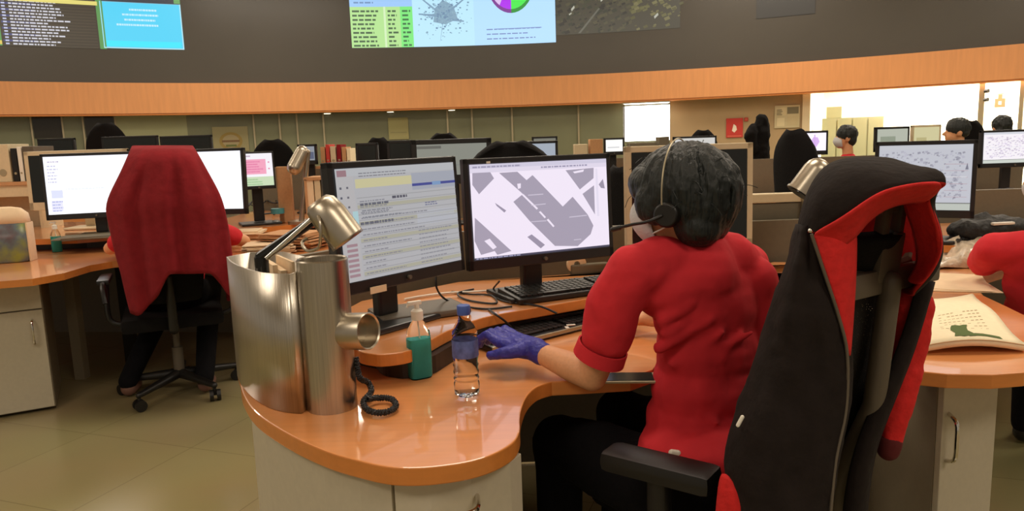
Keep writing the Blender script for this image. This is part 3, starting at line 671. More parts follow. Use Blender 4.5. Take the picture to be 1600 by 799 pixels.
pr = [(.0, .004), (.022, .0), (.029, .006), (.030, .03), (.0275, .036), (.030, .042), (.0275, .050), (.030, .058), (.0275, .066), (.030, .074), (.0275, .082), (.030, .09), (.030, .135), (.028, .140), (.030, .145), (.029, .152), (.022, .168), (.0135, .180), (.0125, .195), (0, .195)]
b = MB(); b.lathe(pr, seg=36); b.build('bottle_body', M_clear, t)
b = MB(); b.lathe([(0, .0)]+[(r-.0015, z+.0005) for r, z in pr[1:-8]]+[(.0285, .118), (0, .118)][0:0]+[(.0284, .100), (0, .100)], seg=36); b.build('water', M_water, t)
b = MB(); b.lathe([(.0305, .094), (.0308, .095), (.0308, .134), (.0305, .135)], seg=36); b.build('label_band', mat('bottle_label', (86, 100, 158), rough=.4, var=.35, bscale=40, vscale=60), t)
b = MB(); b.lathe([(.015, .192), (.0155, .194), (.0155, .212), (.014, .214), (0, .214)], seg=24); b.build('cap', M_bluecap, t)
# keyboards
def keyboard(label, pts, z, W=None, m_edge=None, tilt=.07):
    """pts: left-front, right-front px of the near edge; depth .16"""
    A = P(*pts[0], z); B = P(*pts[1], z); d = (B-A); L = d.length; a = math.atan2(d.y, d.x)
    t = thing('keyboard', label, 'keyboard', A, a)
    T = Matrix.Rotation(tilt, 4, 'X'); Dp = .165
    b = MB(); b.box((L/2, Dp/2, .010), (L, Dp, .016), bev=.004); b._xf(b.bm.verts, T); b.build('case', M_black, t, smooth=False)
    if m_edge: b = MB(); b.box((L/2, .003, .0115), (L*.99, .010, .012), bev=.003); b._xf(b.bm.verts, T); b.build('palm_edge', m_edge, t, smooth=False)
    b = MB(); n = max(12, int(L/.0205))
    for r in range(6):
        for k in range(n):
            if k == int(n*.68) or (r == 0 and int(n*.2) < k < int(n*.42)): continue
            b.box((.014+(L-.028)*(k+.5)/n, .028+r*.0215, .021), ((L-.028)/n*.84, .0175, .008), bev=0)
        if r == 0: b.box((.014+(L-.028)*.32, .028, .021), ((L-.028)*.2, .0175, .008))
    b._xf(b.bm.verts, T); b.build('keys', M_greypl if False else M_black, t, smooth=False, bevel=.0015)
    return t
keyboard('black keyboard with a silver front edge under the gloved hand', [(768, 553), (948, 507)], DESK+.001, m_edge=M_alu)
keyboard('black keyboard lying on the riser shelf under the map monitor', [(812, 478), (1000, 452)], RZ+.001)
tag(MB().box(tuple(P(892, 508, DESK+.045)), (.026, .009, .002), Rz(.2)).box(tuple(P(886, 512, DESK+.045)), (.010, .020, .002), Rz(.2)).build('paper_tag', M_white, smooth=False), 'tiny white folded paper tag lying on the front keyboard', 'paper')
# phone lying by the desk edge
A = P(990, 600, DESK+.006); t = thing('mobile_phone', 'dark mobile phone with a silver rim at the desk edge by the red shirt', 'phone', (A.x-.01, A.y+.05, DESK), -.08)
MB().box((0, 0, .004), (.14, .07, .006), bev=.002).build('phone_body', M_alu, t, smooth=False); MB().box((0, 0, .0076), (.13, .062, .001)).build('phone_screen', M_gloss, t, smooth=False)
# cables on the riser
for i, (lab, pts) in enumerate([('black cable hanging from the left monitor onto the riser shelf', [D(681, 432, 2.17), D(683, 452, 2.15), P(696, 468, RZ+.028), P(722, 478, RZ+.004), P(760, 483, RZ+.004), P(800, 479, RZ+.004)]),
        ('thin black cable running from the map monitor down to the front keyboard', [P(764, 484, RZ+.004), P(775, 492, RZ+.002), P(790, 503, RZ-.02), P(806, 520, DESK+.02)]),
        ('black cable lying across the riser shelf behind the water bottle', [P(706, 456, RZ+.004), P(735, 460, RZ+.004), P(768, 462, RZ+.004), P(775, 474, RZ+.004), P(745, 472, RZ+.004), P(722, 466, RZ+.004), P(716, 458, RZ+.009), P(740, 452, RZ+.004)]),
        ('black cable looping beside the stand of the map monitor', [D(780, 440, 2.3), P(770, 455, RZ+.004), P(785, 470, RZ+.004), P(840, 478, RZ+.004), P(870, 490, RZ-.01)]), ]):
    tag(MB().tube(pts, .0032, seg=6, sub=6).build('cable', M_cable), lab, 'cable', 'cables on the riser shelf')
tag(MB().tube([P(632, 468, RZ+.006), P(660, 463, RZ+.006), P(700, 458, RZ+.006), P(745, 456, RZ+.006), P(790, 452, RZ+.006)], .004, seg=6).build('white_cable', M_white), 'white cable lying across the riser shelf behind the pump bottle', 'cable')
A = P(655, 492, RZ); t = tag(MB().box((A.x, A.y, RZ+.012), (.27, .17, .02), Rz(.45), bev=.008).build('docking_unit', M_greypl, smooth=False), 'flat dark grey unit lying under the left monitor', 'device')
A = P(915, 432, RZ); t = thing('tape_dispenser', 'clear plastic tape dispenser on the riser shelf under the map monitor', 'tape dispenser', (A.x, A.y+.05, RZ), .2)
b = MB(); b.lathe([(.012, -.01), (.036, -.01), (.036, .01), (.012, .01), (.012, -.01)], M=Matrix.Rotation(PI/2, 4, 'X'), c=(-.03, 0, .04)); b.build('tape_roll', M_paper, t)
MB().box((.02, 0, .02), (.15, .035, .038), bev=.006).build('holder', M_grey, t, smooth=False)
# ------------------------------------------------------------------ seated person, foreground
def V(*a): return Vector(a)
FW = V(-.545, .84, 0); RT = V(.84, .545, 0); UP = V(0, 0, 1); M_body = Matrix((RT, FW, UP)).transposed()
pel = P(1082, 712, .56); 
neck = D(1085, 392, 1.70); headc = D(1063, 314, 1.70)
shL = D(985, 425, 1.62); elb = D(925, 588, 1.67); wri = D(838, 549, 1.80); hand = D(800, 540, 1.86)
shR = D(1165, 415, 1.86)
per = thing('person', 'person in red polo shirt and face mask typing at the curved desk, seen from behind', 'person', (pel.x, pel.y, 0))
hfw = V(-.86, .50, 0).normalized(); hrt = V(hfw.y, -hfw.x, 0)
HM = Matrix((hrt, hfw, UP)).transposed()       # local x right, y forward, z up
def hp(x, y, z): return headc+HM @ V(x, y, z)
b = MB()
b.ball(hp(0, -.005, .02), (.074, .094, .100), HM); b.ball(hp(0, .035, -.045), (.056, .058, .062), HM); b.ball(hp(0, .055, -.085), (.030, .030, .024), HM)
b.cap(hp(0, .094, .0), hp(0, .108, -.022), .009, .013); b.ball(hp(0, .088, .018), (.05, .02, .012), HM)
for s in (-1, 1):
    b.ball(hp(s*.076, -.008, -.015), (.009, .019, .032), HM); b.ball(hp(s*.035, .075, -.03), (.02, .02, .02), HM)
b.cap(hp(0, .083, -.055), hp(0, .085, -.057), .018)
b.cap(hp(0, -.02, -.06), neck+V(0, 0, -.02), .052, .056)
ch = (shL+shR)/2
b.chain([(neck, .055), (ch+V(0, 0, -.03), .09), (ch.lerp(pel, .6), .06), (pel, .07)])
b.cap(shL, shR, .045, .045)
b.chain([(shL, .048), (shL.lerp(elb, .5), .043), (elb, .036), (elb.lerp(wri, .35), .036), (wri, .025)])
shR2 = shR; elR = D(1120, 560, 2.02); wrR = D(1010, 528, 2.08)
elR = V(.62, 2.02, .80); wrR = V(.40, 2.14, .79)
b.chain([(shR, .048), (elR, .036), (elR.lerp(wrR, .35), .036), (wrR, .026)])
# right hand with fingers resting on the desk
def handprims(b, wrist, d, up, side, s=1.0, curl=.35, lat=1):
    d = d.normalized(); up = (up-d*up.dot(d)).normalized(); side = d.cross(up)*lat
    palm = wrist+d*.045*s
    b.chain([(wrist, .025*s), (palm-side*.012*s, .022*s)]); b.chain([(wrist, .024*s), (palm+side*.012*s, .022*s)])
    for k, (o_, L) in enumerate([(.030, .068), (.010, .078), (-.010, .072), (-.029, .056)]):
        root = wrist+d*.078*s+side*o_*s*.95+up*.008*s; base = wrist+d*.03*s+side*o_*s*.7
        c1 = root+d*L*.45*s+up*.010*s; c2 = c1+(d*.75-up*curl).normalized()*L*.33*s; c3 = c2+(d*.4-up*(curl+.45)).normalized()*L*.27*s
        b.chain([(base, .015*s), (root, .0115*s), (c1, .0098*s), (c2, .0088*s), (c3, .0075*s)])
    tb = wrist+d*.022*s+side*.026*s; t1 = tb+(d*.6+side*.75-up*.1).normalized()*.036*s; t2 = t1+(d*.95+side*.2-up*.3).normalized()*.03*s
    b.chain([(wrist+d*.01*s, .018*s), (tb, .016*s), (t1, .0125*s), (t2, .0095*s)])
handprims(b, wrR, V(-.8, .6, -.1), UP, None, lat=-1)
kn = [V(pel.x-.36, pel.y+.18, .52), V(pel.x-.20, pel.y+.36, .52)]
b.build('body', M_skin, per, remesh=.006, sm=4, world=True)
# trousers
b = MB(); hipL = pel+V(-.08, -.03, -.055); hipR = pel+V(.06, .06, -.03)
b.ball(pel+V(0, 0, -.03), .125)
knL = P(872, 690, .50); knR = knL+V(.20, .20, 0)
b.chain([(hipL, .105), (hipL.lerp(knL, .55), .095), (knL, .072), (V(knL.x-.0, knL.y-.03, .25), .062), (V(knL.x+.0, knL.y-.02, .10), .055)])
b.chain([(hipR, .105), (hipR.lerp(knR, .55), .092), (knR, .072), (V(knR.x, knR.y, .25), .062), (V(knR.x, knR.y+.03, .10), .055)])
b.build('trousers', M_trouser, per, remesh=.009, sm=5, disp=.012, dscale=.12, world=True)
for k_ in (knL, knR):
    b = MB(); b.chain([(V(k_.x+.0, k_.y-.04, .055), .042), (V(k_.x-.06, k_.y+.06, .045), .042), (V(k_.x-.11, k_.y+.14, .035), .034)])
    b.build('shoe', M_black, per, remesh=.006, sm=3, world=True)
# shirt
b = MB()
def el(px, py, d, rx, ry, rz): b.ball(D(px, py, d), (rx, ry, rz), M_body)
el(1078, 440, 1.71, .165, .095, .10)
el(1105, 480, 1.72, .150, .105, .13)
el(1105, 540, 1.72, .140, .110, .12)
el(1098, 600, 1.72, .130, .112, .12)
el(1088, 655, 1.72, .125, .118, .10)
el(1080, 700, 1.70, .125, .125, .075)
el(1096, 716, 1.65, .138, .142, .036)
el(1092, 694, 1.65, .142, .142, .050)
b.ball(hipL+V(.03, 0, .045), .098); b.ball(hipR+V(0, 0, .03), .10)
b.cap(neck+V(0, 0, -.055), neck+V(0, 0, -.005), .105, .062)
b.chain([(neck+V(0, 0, -.035), .064), (shL.lerp(neck, .45)+V(0, 0, .000), .062), (shL+V(0, 0, -.006), .060)])
b.chain([(neck+V(0, 0, -.035), .064), (D(1140, 405, 1.75), .066), (shR+V(0, 0, -.02), .066)])
slv = shL.lerp(elb, .60)
b.chain([(shL, .060), (shL.lerp(elb, .3)+V(-.01, 0, 0), .063), (slv, .060)])
b.chain([(shR, .062), (shR.lerp(elR, .45), .062)])
b.cap(D(1175, 440, 1.74), D(1180, 540, 1.74), .06, .05)
# folds as raised ridges
for (p0, p1, r) in [((1035, 500, 1.60), (1080, 475, 1.59), .010), ((1040, 520, 1.60), (1090, 495, 1.60), .008), ((1030, 545, 1.61), (1110, 500, 1.59), .010), ((1050, 570, 1.62), (1130, 520, 1.59), .008), ((1050, 625, 1.63), (1120, 660, 1.59), .006), ((1100, 560, 1.60), (1175, 520, 1.61), .008)]:
    b.cap(D(p0[0], p0[1], p0[2]+.014), D(p1[0], p1[1], p1[2]+.014), r*1.7, r*1.0, seg=8)
sh_ = b.build('shirt', M_red, per, remesh=.006, sm=10, disp=.016, dscale=.11, world=True)
# collar and sleeve band
dA_ = (elb-shL).normalized(); qq = dA_.to_track_quat('Z', 'Y').to_matrix().to_4x4()
b = MB(); b.lathe([(.056, -.02), (.060, -.02), (.0615, .012), (.058, .014), (.054, .010), (.054, -.02)], c=slv+dA_*.048, M=qq, seg=32); b.build('sleeve_cuff', M_red, per, world=True)
b = MB(); b.lathe([(.060, -.012), (.066, -.01), (.062, .024), (.058, .026), (.055, .020), (.058, -.01)], c=neck+V(0, 0, .0), seg=32); b.build('collar', M_red, per, world=True)
b = MB(); wl = D(1050, 708, 1.555); b.cap(wl, wl+V(.012, 0, -.002), .008); b.build('waist_label', M_white, per, world=True)
# glove with five fingers
b = MB(); gd = (hand-wri); gd.z = -.015; dirg = V(-.78, .62, -.10)
handprims(b, wri+V(.0, .0, .004), V(-.78, .62, .05), UP, None, s=1.22, curl=.5, lat=-1)
b.chain([(wri+(elb-wri)*.10, .0305), (wri, .029)])
b.build('glove', M_glove, per, remesh=.0032, sm=2, disp=.004, dscale=.02, world=True)
# hair: cap volume plus locks
b = MB()
b.ball(hp(0, -.012, .026), (.100, .118, .094), HM); b.ball(hp(0, .050, .040), (.082, .072, .058), HM); b.ball(hp(0, -.062, -.005), (.090, .066, .085), HM)
b.ball(hp(-.030, -.052, -.052), (.062, .056, .050), HM); b.ball(hp(.03, -.06, -.045), (.062, .05, .055), HM)
b.ball(hp(-.074, .035, .000), (.026, .050, .050), HM); b.ball(hp(.074, .035, .0), (.026, .05, .05), HM)
rr_ = random.Random(5)
for k in range(170):
    a = rr_.uniform(0, 2*PI); ph0 = rr_.uniform(.1, .5); pts = []
    front_ = math.sin(a)
    maxph = 1.62 if front_ > .55 else (1.75 if front_ > .1 else 2.25)
    ph = ph0; wob = rr_.uniform(-.15, .15); lift = rr_.uniform(.98, 1.07)
    n_ = 6; span = rr_.uniform(.7, 1.2)
    for i in range(n_):
        f_ = ph0+(min(maxph, ph0+span+1.0)-ph0)*i/(n_-1)*rr_.uniform(.97, 1)
        aa = a+wob*i/n_
        r3 = V(.099*math.sin(f_)*math.cos(aa), .119*math.sin(f_)*math.sin(aa)-.012, .100*math.cos(f_)+.022)
        if f_ > 1.4: r3.z -= (f_-1.4)*.02
        pts.append((hp(*(r3*lift)), .0085*(1-.75*i/(n_-1))))
    for (p0, r0), (p1, r1) in zip(pts[:-1], pts[1:]): b.cap(p0, p1, r0, r1, seg=6)
b.build('hair', M_hair, per, remesh=.0035, sm=3, disp=.004, dscale=.02, world=True)
# wispy free strands
b = MB()
for k in range(60):
    a = rr_.uniform(0, 2*PI); f_ = rr_.uniform(.3, 1.9); r = V(.103*math.sin(f_)*math.cos(a), .123*math.sin(f_)*math.sin(a)-.012, .102*math.cos(f_)+.030)
    tdir = V(rr_.uniform(-1, 1), rr_.uniform(-1, 1), rr_.uniform(-1, .3)).normalized()
    b.tube([hp(*r), hp(*(r*1.06+tdir*.012)), hp(*(r*1.08+tdir*.03+V(0, 0, -.006)))], .0009, seg=4, sub=3)
b.build('loose_strands', M_hair, per, world=True)
# mask
b = MB(); rows = []
for i, (z, yy, ww) in enumerate([(.004, .104, .026), (-.012, .116, .048), (-.035, .122, .064), (-.058, .116, .066), (-.080, .100, .060), (-.098, .080, .045)]):
    rows.append([hp(ww*math.sin(t_*PI/2)*1.0, yy*.35+yy*.65*math.cos(t_*PI/2*.95), z) for t_ in [-1+2*k/12 for k in range(13)]])
b.grid(rows); mk = b.build('face_mask', M_mask, per, solid=.002, subd=1, world=True)
b = MB()
for s in (-1, 1): b.tube([hp(s*.062, .055, -.02), hp(s*.078, .01, .0), hp(s*.086, -.025, -.012), hp(s*.076, .0, -.045), hp(s*.062, .045, -.07)], .0018, seg=5)
b.build('mask_strap', M_white, mk, world=True)
# headset
t = thing('headset', 'black headset with a boom microphone worn by the person in the red polo shirt', 'headset', tuple(hp(0, 0, .12)))
b = MB(); bandp = [hp(.118*math.sin(a), .005, .020+.122*math.cos(a)) for a in [-PI*.55+PI*1.1*k/12 for k in range(13)]]
b.tube(bandp, .0018, seg=8, sub=3); b.build('headband', M_alu, t, world=True)
for s in (-1, 1):
    e0 = hp(s*.094, -.002, -.022); e1 = hp(s*.116, -.002, -.022)
    b = MB(); b.cyl(e0, e1, .030, .027, seg=28); b.build('ear_pad', M_black, t, world=True, bevel=.004)
b = MB(); mic = D(968, 356, 1.66); st = hp(-.116, .004, -.022); b.tube([st, st.lerp(mic, .35)+V(0, -.01, -.003), st.lerp(mic, .7)+V(0, -.008, 0), mic], .0038, seg=8); b.cap(mic, mic+(mic-st).normalized()*.018, .006, .006); b.build('microphone_boom', M_black, t, world=True)
# ------------------------------------------------------------------ the chair with the hooded jacket
ch_c = V(.53, 1.76, 0)
t = thing('office_chair', 'black mesh high-back office chair carrying the hooded jacket, behind the person', 'chair', ch_c)
def cp_(r, f, z): return ch_c+RT*r+FW*f+UP*z
M3 = Matrix((RT, FW, UP)).transposed()
b = MB(); b.box(cp_(0, .02, .405), (.50, .48, .075), M3, bev=.03); b.build('seat', M_fabric, t, world=True)
# back frame: from lumbar to top, reclined
def bp(u, v):   # u -1..1 across, v 0..1 up ; curved shell
    z = .48+.56*v; f = -.235-.13*v-.02*math.sin(v*PI)+.035*u*u; hw = .20+.035*math.sin(v*PI*.9)-.02*(v > .9)
    return cp_(u*hw, f, z)
b = MB(); loop = [bp(-1, v/8) for v in range(9)]+[bp(u/4, 1) for u in range(-3, 4)]+[bp(1, v/8) for v in range(8, -1, -1)]+[bp(u/4, 0) for u in range(3, -4, -1)]
b.tube(loop, .014, closed=True, sub=2); b.build('back_frame', M_greypl, t, world=True)
b = MB(); b.grid([[bp(u/6, v/12) for u in range(-6, 7)] for v in range(13)]); b.build('mesh_backrest', M_net, t, world=True)
b = MB()
def off(p, d): return p-FW*d
b.chain([(cp_(0, -.10, .36), .03), (cp_(0, -.30, .40), .028), (off(bp(0, .15), .04), .03), (off(bp(0, .5), .05), .022), (off(bp(0, .97), .03), .022)])
b.build('spine', M_greypl, t, remesh=.006, sm=2, world=True)
b = MB(); b.box(bp(0, .97)-FW*.015, (.40, .022, .050), M3, bev=.008); b.build('top_bar', M_greypl, t, world=True)
# headrest bracket and pad
b = MB(); hb0 = bp(0, 1)-FW*.02; Mt = M3 @ Matrix.Rotation(.12, 3, 'X')
b.box(hb0+V(0, 0, .0)+UP*.03, (.075, .02, .10), Mt, bev=.006); b.box(hb0-RT*.024+UP*.09, (.024, .022, .11), Mt, bev=.005); b.box(hb0+RT*.030+UP*.09, (.018, .022, .10), Mt, bev=.005); b.box(hb0+UP*.135, (.08, .02, .03), Mt, bev=.005)
b.build('headrest_bracket', M_greypl, t, world=True)
b = MB(); b.grid([[hb0-RT*.02+FW*(.045-.06*(abs(u)/4)**2*0-.015)+FW*.03*(u/4)**2+RT*u*.020+UP*(-.03+.09*v/4+.02)-FW*.01*v for u in range(-4, 5)] for v in range(5)]); b.build('headrest_pad', M_fabric, t, solid=.03, subd=1, world=True)
# armrests
for s in (-1, 1):
    arm = MB(); c_ = cp_(s*.275, .0, .645); 
    if s < 0: A1 = P(958, 708, .66); A2 = P(1108, 745, .66); c_ = (A1+A2)/2; dd = (A1-A2); dd.z = 0; L_ = dd.length; dd.normalize(); Ma = Matrix((V(dd.y, -dd.x, 0), dd, UP)).transposed()
    else: L_ = .25; Ma = M3
    b = MB(); b.box(c_-UP*.008, (.082, L_+.03, .045), Ma, bev=.018); pad = b.build('armrest', M_black, t, world=True)
    b = MB(); b.chain([(c_-UP*.03, .026), (V(c_.x, c_.y, .48), .026), (cp_(s*.22, .0, .38), .024)]); b.build('armrest_post', M_black, pad, remesh=.006, sm=2, world=True)
b = MB(); b.cyl(cp_(0, 0, .09), cp_(0, 0, .36), .03); b.build('gas_lift', M_chrome, t, world=True)
for k in range(5):
    a = k*2*PI/5+.3; e = cp_(.30*math.cos(a), .30*math.sin(a), .085)
    b = MB(); b.cap(cp_(0, 0, .11), e, .03, .018); lg = b.build('base_leg', M_black, t, world=True)
    b = MB(); q = V(math.cos(a+1), math.sin(a+1), 0); b.cyl(V(e.x, e.y, .03)-q*.022, V(e.x, e.y, .03)+q*.022, .029); b.build('caster', M_black, lg, world=True)
# jacket
jk = thing('hooded_jacket', 'black hooded jacket with bright red lining hung over the office chair headrest', 'jacket', (ch_c.x+.15, ch_c.y-.3, .5))
def G(rows): return [[D(*p) for p in r] for r in rows]
hood = [
 [(1268, 366, 1.235), (1252, 362, 1.26), (1240, 372, 1.33), (1246, 380, 1.42), (1262, 385, 1.50)],
 [(1290, 356, 1.215), (1262, 335, 1.24), (1244, 335, 1.33), (1252, 340, 1.43), (1275, 345, 1.52)],
 [(1318, 340, 1.20), (1280, 300, 1.22), (1256, 290, 1.33), (1268, 300, 1.45), (1300, 315, 1.55)],
 [(1350, 318, 1.19), (1315, 275, 1.22), (1280, 251, 1.34), (1292, 262, 1.47), (1330, 290, 1.58)],
 [(1378, 300, 1.185), (1350, 262, 1.22), (1315, 240, 1.35), (1325, 252, 1.48), (1355, 280, 1.60)],
 [(1405, 289, 1.18), (1388, 262, 1.22), (1355, 239, 1.35), (1358, 250, 1.48), (1378, 280, 1.60)],
 [(1432, 287, 1.18), (1420, 266, 1.22), (1392, 239, 1.35), (1390, 252, 1.48), (1398, 285, 1.59)],
 [(1458, 285, 1.18), (1444, 262, 1.21), (1414, 252, 1.34), (1408, 265, 1.47), (1412, 295, 1.57)],
 [(1478, 284, 1.19), (1468, 253, 1.21), (1430, 268, 1.33), (1422, 285, 1.45), (1422, 310, 1.55)],
 [(1480, 290, 1.20), (1486, 268, 1.22), (1440, 290, 1.33), (1432, 305, 1.44), (1428, 325, 1.53)],
 [(1462, 300, 1.22), (1468, 302, 1.25), (1448, 312, 1.35), (1440, 325, 1.44), (1430, 345, 1.52)],
 [(1450, 308, 1.26), (1462, 322, 1.30), (1460, 335, 1.38), (1450, 345, 1.46), (1430, 365, 1.52)],
 [(1458, 330, 1.28), (1470, 345, 1.32), (1468, 358, 1.40), (1455, 365, 1.48), (1430, 385, 1.53)],
 [(1470, 365, 1.30), (1478, 378, 1.34), (1472, 388, 1.42), (1455, 390, 1.50), (1430, 400, 1.54)],
 [(1472, 400, 1.32), (1476, 408, 1.36), (1468, 415, 1.43), (1450, 415, 1.50), (1425, 418, 1.54)],
 [(1455, 432, 1.35), (1458, 438, 1.38), (1452, 442, 1.45), (1438, 440, 1.51), (1415, 438, 1.55)],
 [(1428, 458, 1.38), (1430, 462, 1.41), (1425, 464, 1.47), (1412, 460, 1.52), (1398, 455, 1.55)]]
b = MB(); b.grid(G(hood)); o = b.build('hood', M_lining, jk, solid=.007, subd=2, mats=[M_jacket], moff=1, world=True); o.modifiers['solid'].offset = 1
HOOD = o
# red turned lining along the opening
band = [
 [(1268, 366, 1.228), (1275, 380, 1.232), (1292, 400, 1.236)], [(1292, 354, 1.208), (1305, 368, 1.222), (1318, 385, 1.235)], [(1320, 338, 1.193), (1330, 352, 1.21), (1340, 368, 1.235)],
 [(1350, 316, 1.183), (1352, 334, 1.205), (1350, 352, 1.24)], [(1378, 299, 1.178), (1376, 318, 1.205), (1368, 336, 1.25)], [(1405, 292, 1.173), (1402, 309, 1.20), (1388, 324, 1.26)],
 [(1432, 287, 1.173), (1430, 303, 1.20), (1410, 318, 1.27)], [(1458, 285, 1.173), (1452, 302, 1.20), (1430, 316, 1.28)], [(1474, 286, 1.183), (1466, 300, 1.21), (1446, 316, 1.28)]]
b = MB(); b.grid(G(band)); b.build('hood_lining', M_lining, jk, solid=.004, subd=2, world=True)
side = [[(1456, 292, 1.25), (1436, 298, 1.30), (1414, 306, 1.37)], [(1448, 308, 1.27), (1432, 312, 1.30), (1412, 322, 1.36)], [(1459, 330, 1.285), (1442, 335, 1.31), (1422, 345, 1.37)], [(1470, 360, 1.30), (1452, 362, 1.33), (1430, 372, 1.38)], [(1474, 388, 1.31), (1455, 392, 1.34), (1434, 400, 1.39)], [(1462, 418, 1.33), (1446, 420, 1.36), (1430, 422, 1.40)], [(1440, 446, 1.36), (1428, 444, 1.38), (1416, 440, 1.41)]]
b = MB(); b.grid(G(side)); b.build('hood_side_lining', M_lining, jk, solid=.004, subd=2, world=True)
b = MB(); b.grid(G([[(x, y+abs(x-1390)*.12, 1.60-.0012*max(0, x-1400)) for x in (1335, 1355, 1375, 1395, 1415, 1435, 1450)] for y in (296, 330, 365, 400, 430, 452)])); b.build('hood_inner_lining', M_lining, jk, solid=.004, subd=1, world=True)
lap = [[(1268, 364, 1.226), (1292, 362, 1.222), (1316, 356, 1.23), (1337, 350, 1.25)], [(1276, 392, 1.226), (1298, 388, 1.22), (1318, 384, 1.23), (1338, 380, 1.25)], [(1290, 432, 1.228), (1306, 428, 1.222), (1322, 424, 1.232), (1337, 420, 1.25)],
       [(1303, 470, 1.23), (1314, 468, 1.226), (1325, 466, 1.235), (1335, 462, 1.25)], [(1313, 505, 1.232), (1320, 504, 1.23), (1327, 503, 1.237), (1332, 502, 1.25)], [(1323, 556, 1.236), (1325, 556, 1.235), (1327, 556, 1.238), (1328, 556, 1.245)]]
b = MB(); b.grid(G(lap)); b.build('lapel', M_lining, jk, solid=.004, subd=2, world=True)
rowsL = [(352, 1246, 1272, 1.26), (400, 1232, 1282, 1.25), (435, 1220, 1294, 1.24), (470, 1208, 1305, 1.235), (500, 1198, 1314, 1.23), (530, 1189, 1321, 1.23), (560, 1180, 1327, 1.23), (595, 1170, 1327, 1.23), (630, 1156, 1324, 1.225), (665, 1143, 1318, 1.22), (700, 1134, 1308, 1.215), (740, 1132, 1300, 1.21), (780, 1136, 1296, 1.205), (830, 1142, 1290, 1.20), (900, 1150, 1284, 1.20)]
rw = []
for i, (y, xl, xr, d) in enumerate(rowsL):
    w1 = .008*math.sin(i*1.3); r = []
    r.append((xl+26, y+4, d+.30)); r.append((xl+3, y, d+.16))
    for f_, dd_ in [(.0, .09), (.12, .035), (.28, .0+w1), (.45, -.012-w1), (.62, -.004+w1), (.78, -.012), (.9, .0), (1., .012)]:
        r.append((xl+(xr-xl)*f_, y, d+dd_))
    r.append((xr+3, y, d+.04))
    rw.append(r)
b = MB(); b.grid(G(rw)); b.build('front_panel', M_jacket, jk, solid=.008, subd=2, world=True, disp=.012, dscale=.06)
# far panel wrapped round the right side of the chair back
rowsR = [(440, 1442, 1470, 1.50), (480, 1432, 1460, 1.50), (520, 1420, 1448, 1.49), (560, 1405, 1434, 1.48), (600, 1388, 1418, 1.47), (650, 1364, 1398, 1.46), (700, 1344, 1378, 1.45), (760, 1330, 1368, 1.44), (830, 1322, 1362, 1.43)]
b = MB(); b.grid(G([[(xl-8, y, d-.02), (xl+6, y, d-.035), ((xl+xr)/2, y, d-.03), (xr-12, y, d), (xr-10, y, d+.07), (xr-40, y, d+.14)] for y, xl, xr, d in rowsR])); b.build('rear_panel', M_jacket, jk, solid=.008, subd=2, world=True)
# right sleeve, red side out
sl = [(D(1420, 480, 1.53), .050), (D(1412, 540, 1.53), .048), (D(1403, 600, 1.52), .043), (D(1396, 650, 1.51), .034), (D(1390, 692, 1.50), .024)]
b = MB(); b.chain(sl); b.cap(D(1432, 470, 1.55), D(1425, 560, 1.54), .02, .02)
b.build('sleeve', M_lining, jk, remesh=.007, sm=5, disp=.012, dscale=.05, world=True)
b = MB(); b.chain([(D(1391, 690, 1.50), .0255), (D(1388, 703, 1.50), .024)]); b.build('cuff', mat('dark_red_cuff', (90, 20, 20), rough=.9), jk, remesh=.005, sm=2, world=True)
b = MB(); b.grid(G([[(1127, 735, 1.30), (1140, 745, 1.27), (1150, 760, 1.26)], [(1122, 770, 1.29), (1140, 775, 1.25), (1160, 790, 1.24)], [(1118, 815, 1.28), (1145, 815, 1.24), (1180, 820, 1.23)], [(1114, 870, 1.28), (1150, 870, 1.24), (1190, 870, 1.23)]])); b.build('hem_lining', M_lining, jk, solid=.004, subd=2, world=True)
b = MB(); b.cap(D(1153, 665, 1.245), D(1160, 652, 1.245), .0035); b.build('zip_pull', M_white, jk, world=True)
b = MB(); b.ball(D(1266, 361, 1.222), .004); b.build('snap_button', M_chrome, jk, world=True)
b = MB(); b.tube([D(1268, 366, 1.222), D(1290, 432, 1.222), D(1312, 500, 1.226), D(1324, 556, 1.23), D(1322, 640, 1.23), D(1306, 720, 1.22), D(1298, 800, 1.21)], .0028, seg=6); b.build('zip', M_greypl, jk, world=True)
